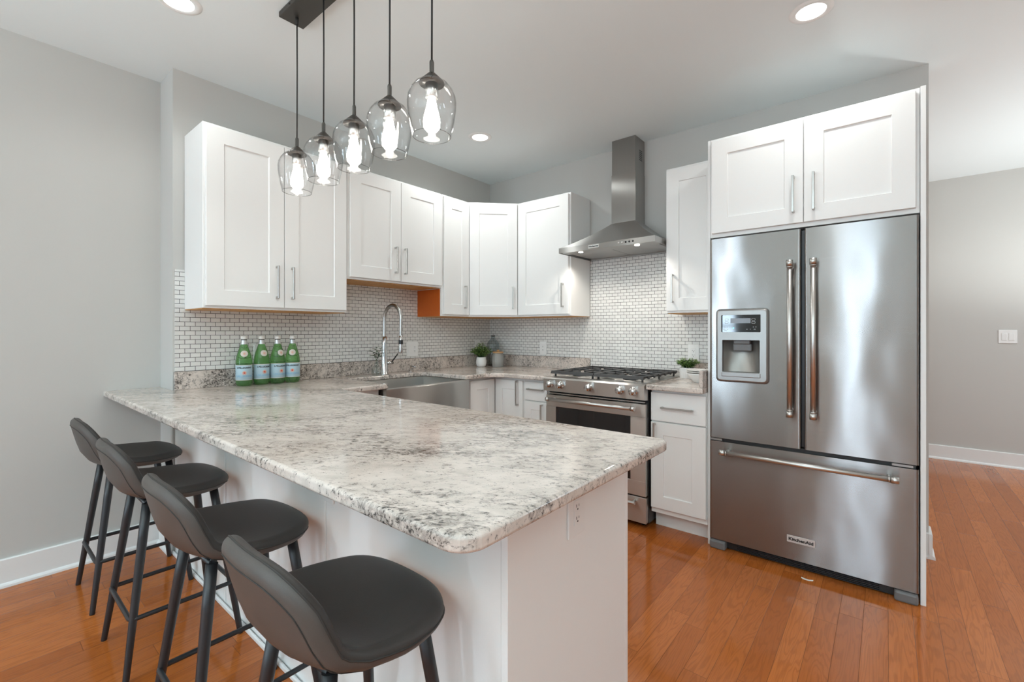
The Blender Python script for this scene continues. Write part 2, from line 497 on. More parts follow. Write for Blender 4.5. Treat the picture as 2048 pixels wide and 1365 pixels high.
def frame_mat(o, u, v):
    """matrix taking local (x, y, z) to o + x*u + y*v + z*(u x v)"""
    u = Vector(u).normalized(); v = Vector(v).normalized(); n = u.cross(v)
    return Matrix(((u.x, v.x, n.x, o[0]), (u.y, v.y, n.y, o[1]), (u.z, v.z, n.z, o[2]), (0, 0, 0, 1)))

def shaker(mat, w, h, fr=0.083, th=0.02, rec=0.007, slope=0.0035):
    """recessed panel door in a local frame: x right, y up, z outward, back face at z = 0"""
    t = bmesh.new()
    def ring(x0, x1, y0, y1, z): return [t.verts.new((x, y, z)) for x, y in ((x0, y0), (x1, y0), (x1, y1), (x0, y1))]
    e = 0.0018
    rings = [ring(0, w, 0, h, 0), ring(0, w, 0, h, th - e), ring(e, w - e, e, h - e, th),
             ring(fr, w - fr, fr, h - fr, th), ring(fr + slope, w - fr - slope, fr + slope, h - fr - slope, th - rec)]
    for A, B in zip(rings, rings[1:]):
        for k in range(4): t.faces.new([A[k], A[(k + 1) % 4], B[(k + 1) % 4], B[k]])
    t.faces.new(rings[-1]); t.faces.new(list(reversed(rings[0])))
    b = MB(); b.join(t, mat); return b

def bar_pull(mat, L_, standoff=0.028):
    """square bar pull along local y, centred on the local origin, rising along z"""
    b = MB()
    b.box(-0.0055, 0.0055, -L_ / 2, L_ / 2, standoff - 0.004, standoff + 0.004, 0.0012, 1)
    for s in (-1, 1):
        y = s * (L_ / 2 - 0.006)
        b.box(-0.0055, 0.0055, y - 0.006, y + 0.006, 0.0, standoff + 0.002, 0.0012, 1)
    return b.xform(mat)

def door_with_pull(root, o, u, w, h, pull=None, horiz=False, fr=0.083, name='door', L_=0.19, flat=False):
    """o lower left corner of the door's back, u its rightward direction; pull = (x, y) on the door"""
    fm = frame_mat(o, u, (0, 0, 1))
    if flat:
        b = MB(); b.box(0, w, 0, h, 0, 0.02, 0.002, 1); b.xform(fm)
    else: b = shaker(fm, w, h, fr)
    d = b.build(name, 'white', root)
    if pull:
        loc = Matrix.Translation((pull[0], pull[1], 0.02 if True else 0))
        r = Matrix.Rotation(PI / 2, 4, 'Z') if horiz else Matrix.Identity(4)
        bar_pull(fm @ loc @ r, L_).build('handle', 'nickel', d)
    return d

# ================================================================== SETTING
X_LEFT, X_RIGHT, FAR = -0.24, 5.6, 2.676
struct(MB().box(X_LEFT - 0.1, X_RIGHT + 0.1, BACK - 0.2, FAR + 0.1, -0.05, 0.0), 'floor', 'floor')
struct(MB().box(X_LEFT - 0.1, X_RIGHT + 0.1, BACK - 0.2, FAR + 0.1, CEIL, CEIL + 0.05), 'ceiling', 'ceiling')
struct(MB().box(X_LEFT - 0.1, X_LEFT, BACK - 0.2, -2.62, 0, CEIL), 'wall_left', 'wall')
struct(MB().box(-0.34, 0.0, -2.6205, 0.12, 0, CEIL), 'wall_sink', 'wall')
struct(MB().box(0.0, 3.244, 0.0, 0.12, 0, CEIL), 'wall_range', 'wall')
struct(MB().box(0.4, X_RIGHT + 0.1, FAR, FAR + 0.1, 0, CEIL), 'wall_far', 'wall')
struct(MB().box(0.3, 0.4, 0.12, FAR + 0.1, 0, CEIL), 'wall_hall', 'wall')
b = MB()
for z0, z1, y0, y1 in ((0, CEIL, BACK, -6.75), (0, 0.45, -6.75, -4.45), (2.3, CEIL, -6.75, -4.45), (0, CEIL, -4.45, 0.5), (0, 0.65, 0.5, 1.9), (2.25, CEIL, 0.5, 1.9), (0, CEIL, 1.9, FAR)):
    b.box(X_RIGHT, X_RIGHT + 0.1, y0, y1, z0, z1)
struct(b, 'wall_right', 'wall')
b = MB(); xs = [X_LEFT] + [q for ab in WINDOWS for q in ab] + [X_RIGHT]
for i in range(0, len(xs), 2): b.box(xs[i], xs[i + 1], BACK - 0.1, BACK, 0, CEIL)
for a, c in WINDOWS:
    b.box(a, c, BACK - 0.1, BACK, 0, WZ0); b.box(a, c, BACK - 0.1, BACK, WZ1, CEIL)
struct(b, 'wall_back', 'wall')
for i, (a, c) in enumerate(WINDOWS):
    b = MB()
    t = 0.05
    b.box(a, a + t, BACK - 0.07, BACK + 0.01, WZ0, WZ1).box(c - t, c, BACK - 0.07, BACK + 0.01, WZ0, WZ1)
    b.box(a + t, c - t, BACK - 0.07, BACK + 0.01, WZ0, WZ0 + t).box(a + t, c - t, BACK - 0.07, BACK + 0.01, WZ1 - t, WZ1)
    b.box(a + t, c - t, BACK - 0.06, BACK - 0.02, 1.33, 1.37)
    struct(b, 'window_%d' % (i + 1), 'trimwhite')

def skirting(name, p0, p1, n, h=0.135):
    """board with a small rounded shoe, along p0-p1, standing out along n"""
    p0 = Vector(p0); p1 = Vector(p1); n = Vector(n)
    prof = [(0, 0), (0.027, 0), (0.026, 0.010), (0.021, 0.017), (0.0145, 0.021), (0.0145, h - 0.004), (0.0105, h), (0, h)]
    b = MB()
    A = [b.bm.verts.new((p0.x + n.x * d, p0.y + n.y * d, z)) for d, z in prof]
    B = [b.bm.verts.new((p1.x + n.x * d, p1.y + n.y * d, z)) for d, z in prof]
    for k in range(len(prof)):
        k2 = (k + 1) % len(prof)
        b.bm.faces.new([A[k], A[k2], B[k2], B[k]])
    b.bm.faces.new(A); b.bm.faces.new(list(reversed(B)))
    return struct(b, name, 'trimwhite')
skirting('baseboard_left', (X_LEFT, BACK, 0), (X_LEFT, -2.6205, 0), (1, 0, 0))
skirting('baseboard_far', (0.4, FAR, 0), (X_RIGHT, FAR, 0), (0, -1, 0))
skirting('baseboard_column', (X_LEFT + 0.0271, -2.6205, 0), (0.0, -2.6205, 0), (0, -1, 0))
skirting('baseboard_range', (3.2045, 0.0, 0), (3.244, 0.0, 0), (0, -1, 0))
skirting('baseboard_hall', (3.244, -0.027, 0), (3.244, 0.12, 0), (1, 0, 0))

# recessed ceiling lamps
CAN_LABELS = ['small recessed ceiling lamp above the sink corner, near the hood', 'recessed ceiling lamp in front of the refrigerator, at top right',
              'recessed ceiling lamp cut by the top edge, left of the pendant bar']
for (x, y), lab in zip(CANS[:3], CAN_LABELS):
    t = thing('recessed_light', lab, 'ceiling light', (x, y, CEIL), 'recessed ceiling lamps')
    MB().lathe([(0.058, -0.0005), (0.060, -0.006), (0.083, -0.004), (0.088, -0.0005)], (x, y, CEIL), 40).build('trim_ring', 'trimwhite', t)
    MB().lathe([(0, -0.004), (0.058, -0.004), (0.058, -0.001), (0, -0.001)], (x, y, CEIL), 40).build('lens', 'canlens', t)

# ================================================================== TILE AND STONE
ZT = 0.911
tag(MB().box(0.0, 0.006, -2.612, -0.006, 1.011, 1.585).build('tile_backsplash', 'tile_a', org=(0, -1.3, 1.011)),
    'white mini brick tiles with dark grout behind the sink and bottles', 'tile')
b = MB(); b.box(0.0, 3.2 - 0.92, -0.006, 0.0, 0.86, 1.362); b.box(1.146, 1.904, -0.006, 0.0, 1.362, 1.83)
tag(b.build('tile_backsplash', 'tile_b', org=(1.2, 0, 0.9)), 'white mini brick tiles with dark grout behind the range, below the hood', 'tile')

def arc(cx, cy, r, a0, a1, n=7):
    return [(cx + r * math.cos(math.radians(a0 + (a1 - a0) * i / n)), cy + r * math.sin(math.radians(a0 + (a1 - a0) * i / n))) for i in range(n + 1)]
XF = 0.672   # front edge of the counter along the sink wall
YF = -0.685  # front edge along the range wall
SK0, SK1, SKX = -1.672, -1.0, 0.185
out = [(0.0, -2.62), (X_LEFT + 0.001, -2.62), (X_LEFT + 0.001, -2.874)]
out += arc(2.559 - 0.055, -2.874 + 0.055, 0.055, -90, 0)
out += arc(2.559 - 0.035, -2.002 - 0.035, 0.035, 0, 90)
out += arc(XF + 0.03, -2.002 + 0.03, 0.03, 270, 180)
out += arc(XF - 0.012, SK0 - 0.012, 0.012, 0, 90, 3) + [(SKX + 0.03, SK0)] + arc(SKX + 0.03, SK0 + 0.03, 0.03, 270, 180, 4)
out += arc(SKX + 0.03, SK1 - 0.03, 0.03, 180, 90, 4) + arc(XF - 0.012, SK1 + 0.012, 0.012, 270, 360, 3)
out += [(XF, -0.78), (XF + 0.10, YF)] + [(1.152, YF), (1.152, -0.0065), (0.0065, -0.0065), (0.0065, -2.62)]
o2 = []
for p in out:
    if not o2 or (Vector(p) - Vector(o2[-1])).length > 1e-4: o2.append(p)
ct = MB().poly(o2, ZT - 0.032, ZT, 0.009, 6).build('granite_countertop', 'granite', org=(1.3, -2.4, ZT - 0.032))
tag(ct, 'large speckled white granite worktop running from sink wall over the peninsula', 'countertop')
ct2 = MB().poly([(1.922, YF), (2.258, YF), (2.258, -0.0065), (1.922, -0.0065)], ZT - 0.032, ZT, 0.006, 3).build('granite_countertop', 'granite', org=(2.09, -0.35, ZT - 0.032))
tag(ct2, 'short speckled granite worktop between range and refrigerator', 'countertop')
UZ = 1.012
tag(MB().box(0.0065, 0.026, -2.618, -0.0265, ZT, UZ, 0.002, 1).build('granite_upstand', 'granite_edge', org=(0.016, -1.3, ZT)), 'granite upstand strip along the wall behind the sink and bottles', 'backsplash')
tag(MB().box(0.0065, 1.150, -0.026, -0.0065, ZT, UZ, 0.002, 1).build('granite_upstand', 'granite_edge', org=(0.58, -0.016, ZT)), 'granite upstand strip left of the range behind grey canister', 'backsplash')
tag(MB().box(1.922, 2.236, -0.026, -0.0065, ZT, UZ, 0.002, 1).build('granite_upstand', 'granite_edge', org=(2.08, -0.016, ZT)), 'granite upstand strip behind the white bowls and potted plant', 'backsplash')
tag(MB().box(2.237, 2.257, -0.680, -0.0065, ZT, UZ, 0.002, 1).build('granite_upstand', 'granite_edge', org=(2.247, -0.34, ZT)), 'granite side strip standing against the refrigerator panel', 'backsplash')

# ================================================================== WALL CABINETS
UZ0, UZ1 = 1.362, 2.342
UD = 0.305
def carcass_bottom(root, pts, z):
    MB().poly(pts, z - 0.004, z - 0.0005).build('bottom_panel', 'pine', root)

def wall_cab_sink(label, y0, y1, z0, doors, pulls, raw_side=False):
    """on the sink wall; opens along +x. doors: list of (y_start, y_end)"""
    r = thing('wall_cabinet', label, 'cabinet', (0.007, (y0 + y1) / 2, z0), 'white wall cabinets')
    MB().box(0.0065, UD, y0 + 0.0004, y1 - 0.0004, z0, UZ1, 0.0015, 1).build('cabinet_body', 'white', r)
    MB().box(0.0065, UD - 0.019, y0 + 0.004, y1 - 0.004, z0 - 0.004, z0 - 0.0003).build('bottom_panel', 'pine', r)
    if raw_side:
        MB().box(0.0065, UD - 0.019, y0 - 0.0030, y0 + 0.0002, z0, 1.58).build('side_panel', 'orangeply', r)['label'] = 'raw orange-brown side panel'
    for (a, c), pl in zip(doors, pulls):
        door_with_pull(r, (UD + 0.0005, a, z0 + 0.014), (0, 1, 0), c - a, UZ1 - z0 - 0.03, pl)
    return r
wall_cab_sink('tall double-door wall cabinet above the bottles, left end of the sink wall', -2.567, -1.7435, UZ0,
              [(-2.556, -2.157), (-2.153, -1.756)], [(0.355, 0.148), (0.040, 0.148)])
wall_cab_sink('shorter double-door wall cabinet above the sink and faucet', -1.7425, -0.9155, 1.588,
              [(-1.730, -1.322), (-1.318, -0.926)], [(0.356, 0.150), (0.028, 0.150)])
wall_cab_sink('narrow single-door wall cabinet with raw orange side, right of sink', -0.912, -0.611, UZ0,
              [(-0.901, -0.618)], [(0.227, 0.150)], raw_side=True)
# diagonal corner cabinet
r = thing('corner_wall_cabinet', 'angled corner wall cabinet with one door, above the grey canister', 'cabinet', (0.25, -0.25, UZ0), 'white wall cabinets')
pent = [(0.0065, -0.0065), (0.0065, -0.6105), (UD, -0.6105), (0.6105, -UD), (0.6105, -0.0065)]
MB().poly(pent, UZ0, UZ1).build('cabinet_body', 'white', r)
MB().poly([(0.012, -0.012), (0.012, -0.604), (UD - 0.008, -0.604), (0.604, -UD + 0.008), (0.604, -0.012)], UZ0 - 0.004, UZ0 - 0.0003).build('bottom_panel', 'pine', r)
dl = math.hypot(0.6105 - UD, 0.6105 - UD)
du = Vector((1, 1, 0)).normalized(); dn = Vector((1, -1, 0)).normalized()
o = Vector((UD, -0.6105, UZ0 + 0.014)) + du * 0.012 + dn * 0.0005
door_with_pull(r, o, du, dl - 0.024, UZ1 - UZ0 - 0.03, (dl - 0.024 - 0.04, 0.150))

def wall_cab_range(label, x0, x1, door, pull):
    r = thing('wall_cabinet', label, 'cabinet', ((x0 + x1) / 2, -0.007, UZ0), 'white wall cabinets')
    MB().box(x0, x1, -UD, -0.0065, UZ0, UZ1, 0.0015, 1).build('cabinet_body', 'white', r)
    MB().box(x0 + 0.004, x1 - 0.004, -UD + 0.019, -0.0065, UZ0 - 0.004, UZ0 - 0.0003).build('bottom_panel', 'pine', r)
    door_with_pull(r, (door[0], -UD - 0.0005, UZ0 + 0.014), (1, 0, 0), door[1] - door[0], UZ1 - UZ0 - 0.03, pull)
    return r
wall_cab_range('single-door wall cabinet directly left of the range hood', 0.612, 1.143, (0.622, 1.130), (0.461, 0.150))
wall_cab_range('narrow single-door wall cabinet between hood and refrigerator cabinet', 1.906, 2.261, (1.912, 2.255), (0.046, 0.150))

# cabinet over the refrigerator and its tall panels
r = thing('refrigerator_top_cabinet', 'deep double-door cabinet above the stainless refrigerator', 'cabinet', (2.73, -0.3, 1.778))
MB().box(2.2765, 3.1825, -0.600, -0.001, 1.778, 2.347, 0.0015, 1).build('cabinet_body', 'white', r)
door_with_pull(r, (2.288, -0.6005, 1.800), (1, 0, 0), 0.447, 0.530, (0.405, 0.148))
door_with_pull(r, (2.7385, -0.6005, 1.800), (1, 0, 0), 0.430, 0.530, (0.043, 0.148))
tag(MB().box(3.184, 3.2035, -0.612, -0.001, 0, 2.347, 0.001, 1).build('end_panel', 'white', org=(3.194, -0.3, 0)), 'tall white end panel on the right side of the refrigerator', 'panel')
tag(MB().box(2.262, 2.2755, -0.600, -0.001, 0, 2.347, 0.001, 1).build('end_panel', 'white', org=(2.269, -0.3, 0)), 'thin white panel between granite worktop and refrigerator', 'panel')

# ================================================================== BASE CABINETS
BZ0, BZ1 = 0.105, ZT - 0.0325
def toe(b, x0, x1, y0, y1): return b.box(x0, x1, y0, y1, 0.0, BZ0)
# right of the range: drawer over door
r = thing('base_cabinet', 'white base cabinet with drawer and door between range and refrigerator', 'cabinet', (2.09, -0.3, 0), 'white base cabinets')
MB().box(1.922, 2.2605, -0.600, -0.007, BZ0, BZ1, 0.0012, 1).build('cabinet_body', 'white', r)
MB().box(1.922, 2.2605, -0.527, -0.007, 0, BZ0 - 0.0005).build('toe_kick', 'white', r)
door_with_pull(r, (1.926, -0.6005, 0.683), (1, 0, 0), 0.330, 0.176, (0.165, 0.086), horiz=True, flat=True, name='drawer')
door_with_pull(r, (1.926, -0.6005, 0.140), (1, 0, 0), 0.330, 0.535, (0.028, 0.435), fr=0.078)
# narrow drawer base left of the range
r = thing('base_cabinet', 'narrow white base cabinet with drawer just left of range', 'cabinet', (1.03, -0.3, 0), 'white base cabinets')
MB().box(0.9155, 1.1505, -0.600, -0.007, BZ0, BZ1, 0.0012, 1).build('cabinet_body', 'white', r)
MB().box(0.9155, 1.1505, -0.527, -0.007, 0, BZ0 - 0.0005).build('toe_kick', 'white', r)
door_with_pull(r, (0.925, -0.6005, 0.715), (1, 0, 0), 0.208, 0.140, (0.110, 0.086), horiz=True, flat=True, name='drawer', L_=0.15)
door_with_pull(r, (0.925, -0.6005, 0.140), (1, 0, 0), 0.208, 0.567, (0.17, 0.46), fr=0.06)
# corner base with two doors
r = thing('corner_base_cabinet', 'white corner base cabinet with folding doors below the potted plant corner', 'cabinet', (0.3, -0.3, 0), 'white base cabinets')
lp = [(0.0275, -0.0275), (0.0275, -0.9145), (0.600, -0.9145), (0.600, -0.600), (0.9145, -0.600), (0.9145, -0.0275)]
MB().poly(lp, BZ0, BZ1).build('cabinet_body', 'white', r)
lp2 = [(0.0275, -0.0275), (0.0275, -0.9145), (0.527, -0.9145), (0.527, -0.527), (0.9145, -0.527), (0.9145, -0.0275)]
MB().poly(lp2, 0, BZ0 - 0.0005).build('toe_kick', 'white', r)
door_with_pull(r, (0.6005, -0.900, 0.140), (0, 1, 0), 0.276, 0.715, None, fr=0.07)
door_with_pull(r, (0.6240, -0.6005, 0.140), (1, 0, 0), 0.279, 0.715, (0.235, 0.62), fr=0.07)
# sink base and filler to the peninsula
r = thing('sink_base_cabinet', 'white base cabinet under the steel apron sink', 'cabinet', (0.3, -1.33, 0), 'white base cabinets')
b = MB(); b.box(0.0275, 0.600, -0.936, -0.916, BZ0, BZ1).box(0.0275, 0.600, -1.760, -1.700, BZ0, BZ1).box(0.0275, 0.600, -1.699, -0.937, BZ0, 0.60)
b.build('cabinet_body', 'white', r)
MB().box(0.0275, 0.527, -1.760, -0.916, 0, BZ0 - 0.0005).build('toe_kick', 'white', r)
door_with_pull(r, (0.6005, -1.715, 0.140), (0, 1, 0), 0.392, 0.440, (0.355, 0.36))
door_with_pull(r, (0.6005, -1.318, 0.140), (0, 1, 0), 0.392, 0.440, (0.037, 0.36))
r = thing('peninsula_base_cabinet', 'white peninsula base with paneled back behind the four stools', 'cabinet', (1.2, -2.33, 0), 'white base cabinets')
MB().poly([(0.0275, -1.7605), (0.0275, -2.595), (2.4105, -2.595), (2.4105, -2.040), (0.600, -2.040), (0.600, -1.7605)], BZ0, BZ1).build('cabinet_body', 'white', r)
MB().poly([(0.0275, -1.7605), (0.0275, -2.595), (2.4105, -2.595), (2.4105, -2.115), (0.527, -2.115), (0.527, -1.7605)], 0, BZ0 - 0.0005).build('toe_kick', 'white', r)
b = MB(); xs = [0.006, 0.765, 1.645, 2.4095]
for a, c in zip(xs, xs[1:]): b.box(a + 0.0012, c - 0.0012, -2.611, -2.5955, 0.0, BZ1, 0.001, 1)
b.build('back_panel', 'white', r)
for x in xs[1:3]: MB().box(x - 0.008, x + 0.008, -2.615, -2.6112, 0.022, BZ1, 0.0015, 1).build('batten', 'white', r)
MB().box(0.006, 2.430, -2.6265, -2.6155, 0.0, 0.020, 0.005, 3).build('shoe_molding', 'trimwhite', r)
MB().box(2.411, 2.430, -2.615, -2.040, 0.0, BZ1, 0.0012, 1).build('end_panel', 'white', r)
MB().box(2.411, 2.430, -2.0395, -2.020, 0.0, BZ1, 0.0012, 1).build('face_frame', 'white', r)
for k in range(4):
    a = 0.70 + k * 0.427
    door_with_pull(r, (a + 0.42, -2.0395, 0.140), (-1, 0, 0), 0.42, 0.715, (0.37 if k % 2 else 0.05, 0.62))

# ================================================================== RANGE HOOD
r = thing('range_hood', 'stainless steel chimney range hood above the gas range', 'range hood', (1.518, -0.007, 1.82))
hx0, hx1, hy, hz0, hz1 = 1.146, 1.897, -0.484, 1.828, 1.868
cx0, cx1, cyf = 1.425, 1.622, -0.172
b = MB()
b.box(hx0, hx1, hy, hy + 0.004, hz0, hz1).box(hx0, hx0 + 0.004, hy + 0.004, -0.0075, hz0, hz1).box(hx1 - 0.004, hx1, hy + 0.004, -0.0075, hz0, hz1)
b.build('lip', 'steelflat', r)
zt = 2.068
b = MB(); n = 10
def hoodpt(t):
    """concave sweep from the lip up to the chimney"""
    s = t; zz = hz1 + (zt - hz1) * (0.72 * s + 0.28 * s * s)
    return (hx0 + (cx0 - hx0) * s, hx1 + (cx1 - hx1) * s, hy + (cyf - hy) * s, zz)
prev = None
rows = []
for i in range(n + 1):
    a, c, y, z = hoodpt(i / n)
    rows.append([b.bm.verts.new(p) for p in ((a, -0.0075, z), (a, y, z), (c, y, z), (c, -0.0075, z))])
for A, B in zip(rows, rows[1:]):
    for k in range(3): b.bm.faces.new([A[k], A[k + 1], B[k + 1], B[k]])
b.bm.faces.new(rows[-1])
b.build('canopy', 'steelflat', r)
b = MB().box(cx0, cx1, cyf, -0.001, zt - 0.004, 2.44, 0.001, 1)
ch = b.build('chimney', 'steelz', r)
MB().box(cx0 + 0.003, cx1 - 0.003, cyf + 0.003, -0.001, 2.44, CEIL - 0.0005, 0.001, 1).build('chimney_extension', 'steelz', r)
b = MB()
for k in range(6): b.box(cx1 - 0.0032, cx1 - 0.0022, cyf + 0.075, cyf + 0.125, 2.54 + k * 0.014, 2.547 + k * 0.014)
b.build('vent_slots', 'black', r)
b = MB().box(hx0 + 0.005, hx1 - 0.005, hy + 0.005, hy + 0.125, hz0 + 0.004, hz0 + 0.008)
b.build('light_panel', 'steelflat', r)
b = MB()
for a, c in ((hx0 + 0.03, 1.519), (1.523, hx1 - 0.03)): b.box(a, c, hy + 0.130, -0.035, hz0 + 0.008, hz0 + 0.012)
b.build('filter', 'steelflat', r)
MB().box(hx0 + 0.005, hx1 - 0.005, hy + 0.126, -0.008, hz0 + 0.014, hz0 + 0.017).build('inner_shell', 'black', r)
for x in (1.30, 1.745):
    MB().lathe([(0, 0), (0.017, 0), (0.017, 0.004), (0, 0.004)], (x, hy + 0.065, hz0 - 0.0005), 24).build('lamp', 'hoodlens', r)
    spot_light('hood_light', (x, hy + 0.065, hz0 - 0.006), 8.0, (1.0, 0.94, 0.85), 150, 0.6, 0.02)
pl = MB().box(1.402, 1.487, hy - 0.0022, hy - 0.0001, 1.837, 1.861, 0.0008, 1).build('badge', 'badge', r)
text_mesh('KitchenAid', 0.0145, bold=0.0006).xform(frame_mat((1.4445, hy - 0.0027, 1.8488), (1, 0, 0), (0, 0, 1)) @ Matrix.Diagonal((1.16, 1.0, 1.0, 1.0))).build('lettering', 'ink', pl)
for k in range(5):
    MB().lathe([(0, 0), (0.0065, 0), (0.0065, 0.003), (0, 0.003)], (1.64 + k * 0.026, hy - 0.003, 1.849), 16, axis='y').build('button', 'black' if k > 1 else 'badge', r)

# ================================================================== RANGE
r = thing('gas_range', 'stainless gas range with black grates under the hood', 'range', (1.537, -0.35, 0))
rx0, rx1 = 1.156, 1.916
MB().box(rx0 + 0.002, rx1 - 0.002, -0.625, -0.008, 0.03, 0.905).build('body', 'black', r)
b = MB()
pf = [(-0.640, 0.912), (-0.688, 0.908), (-0.700, 0.900), (-0.694, 0.812), (-0.640, 0.806)]
A = [b.bm.verts.new((rx0, y, z)) for y, z in pf]; B = [b.bm.verts.new((rx1, y, z)) for y, z in pf]
for k in range(5): b.bm.faces.new([A[k], A[(k + 1) % 5], B[(k + 1) % 5], B[k]])
b.bm.faces.new(A); b.bm.faces.new(list(reversed(B)))
b.build('control_panel', 'steelrange', r)
MB().box(rx0, rx1, -0.640, -0.010, 0.9055, 0.914, 0.002, 1).build('cooktop', 'steelrange', r)
for x in (1.217, 1.306, 1.533, 1.757, 1.847):
    k = MB().lathe([(0, -0.040), (0.018, -0.040), (0.0215, -0.036), (0.023, -0.010), (0.027, -0.008), (0.028, 0.0), (0, 0.0)], (x, -0.6975, 0.863), 28, axis='y').build('knob', 'chrome', r)
    MB().box(x - 0.0045, x + 0.0045, -0.7460, -0.7372, 0.845, 0.881, 0.002, 1).build('knob_grip', 'chrome', k)
MB().box(rx0 + 0.012, rx1 - 0.012, -0.660, -0.640, 0.790, 0.796).build('vent_trim', 'steelrange', r)
d = MB()
d.box(rx0 + 0.004, rx1 - 0.004, -0.668, -0.628, 0.700, 0.782, 0.002, 1).box(rx0 + 0.004, rx0 + 0.088, -0.668, -0.628, 0.300, 0.700)
d.box(rx1 - 0.104, rx1 - 0.004, -0.668, -0.628, 0.300, 0.700).box(rx0 + 0.004, rx1 - 0.004, -0.668, -0.628, 0.206, 0.300, 0.002, 1)
d = d.build('oven_door', 'steelrange', r)
MB().box(rx0 + 0.0885, rx1 - 0.1045, -0.664, -0.640, 0.3005, 0.6995).build('oven_window', 'darkglass', d)
b = MB()
b.tube([(1.214, -0.722, 0.757), (1.845, -0.722, 0.757)], 0.0125, 16)
for x in (1.235, 1.824): b.tube([(x, -0.666, 0.757), (x, -0.722, 0.757)], 0.010, 12)
for x in (1.208, 1.851): b.tube([(x - 0.012, -0.722, 0.757), (x + 0.012, -0.722, 0.757)], 0.0155, 16)
b.build('oven_handle', 'handlesteel', d)
dr = MB().box(rx0 + 0.004, rx1 - 0.004, -0.660, -0.626, 0.035, 0.196, 0.002, 1).build('storage_drawer', 'steelrange', r)
MB().tube([(rx0 + 0.06, -0.70, 0.165), (rx1 - 0.06, -0.70, 0.165)], 0.010, 12).tube([(rx1 - 0.08, -0.659, 0.165), (rx1 - 0.08, -0.70, 0.165)], 0.009, 10).tube([(rx0 + 0.08, -0.659, 0.165), (rx0 + 0.08, -0.70, 0.165)], 0.009, 10).build('drawer_handle', 'handlesteel', dr)
for x in (rx0 + 0.05, rx1 - 0.05):
    for y in (-0.58, -0.08): MB().tube([(x, y, 0), (x, y, 0.0295)], 0.018, 12).build('foot', 'black', r)
# burners and grates
for x, y in ((1.34, -0.20), (1.34, -0.50), (1.536, -0.35), (1.735, -0.20), (1.735, -0.50)):
    b = MB().lathe([(0.050, 0.9145), (0.050, 0.920), (0.036, 0.924), (0.036, 0.931), (0.030, 0.934), (0, 0.934)], (x, y, 0), 24)
    b.build('burner', 'iron', r)
for a, c in ((rx0 + 0.035, rx0 + 0.378), (rx0 + 0.382, rx0 + 0.735)):
    b = MB(); z0, z1 = 0.938, 0.954
    y0, y1 = -0.640, -0.055
    # sloped front rail with bevelled ends
    for q in (0,):
        b.box(a, c, y1 - 0.014, y1, z0, z1, 0.003, 1)
        b.box(a, a + 0.014, y0, y1, z0, z1, 0.003, 1).box(c - 0.014, c, y0, y1, z0, z1, 0.003, 1)
        A = [(a, y0 - 0.020, z0 - 0.004), (a, y0 + 0.008, z0 - 0.004), (a, y0 + 0.008, z1), (a, y0 - 0.006, z1)]
        B = [(c, p[1], p[2]) for p in A]
        for k in range(4): b.quad(A[k], A[(k + 1) % 4], B[(k + 1) % 4], B[k])
        b.face(A); b.face(list(reversed(B)))
    m = (a + c) / 2
    for y in (-0.20, -0.35, -0.50):
        b.box(a + 0.014, m - 0.03, y - 0.007, y + 0.007, z0 + 0.002, z1, 0.003, 1)
        b.box(m + 0.03, c - 0.014, y - 0.007, y + 0.007, z0 + 0.002, z1, 0.003, 1)
    for x in (m,):
        b.box(x - 0.007, x + 0.007, y0 + 0.008, -0.53, z0 + 0.002, z1, 0.003, 1)
        b.box(x - 0.007, x + 0.007, -0.17, y1 - 0.014, z0 + 0.002, z1, 0.003, 1)
        b.box(x - 0.007, x + 0.007, -0.47, -0.23, z0 + 0.002, z1, 0.003, 1)
    for f in (0.25, 0.75):
        x = a + (c - a) * f
        b.box(x - 0.006, x + 0.006, y0 + 0.008, y0 + 0.16, z0 + 0.002, z1, 0.003, 1)
        b.box(x - 0.006, x + 0.006, y1 - 0.16, y1 - 0.014, z0 + 0.002, z1, 0.003, 1)
        b.box(x - 0.006, x + 0.006, -0.40, -0.30, z0 + 0.002, z1, 0.003, 1)
    for x in (a + 0.02, c - 0.02):
        for y in (y0 + 0.02, -0.35, y1 - 0.02): b.tube([(x, y, 0.914), (x, y, z0 + 0.002)], 0.007, 8)
    for k in range(6):
        y = y0 + 0.06 + k * 0.095
        b.box(c - 0.002, c + 0.010, y - 0.010, y + 0.010, z0 - 0.004, z1 - 0.003, 0.003, 1)
    b.build('grate', 'iron', r)

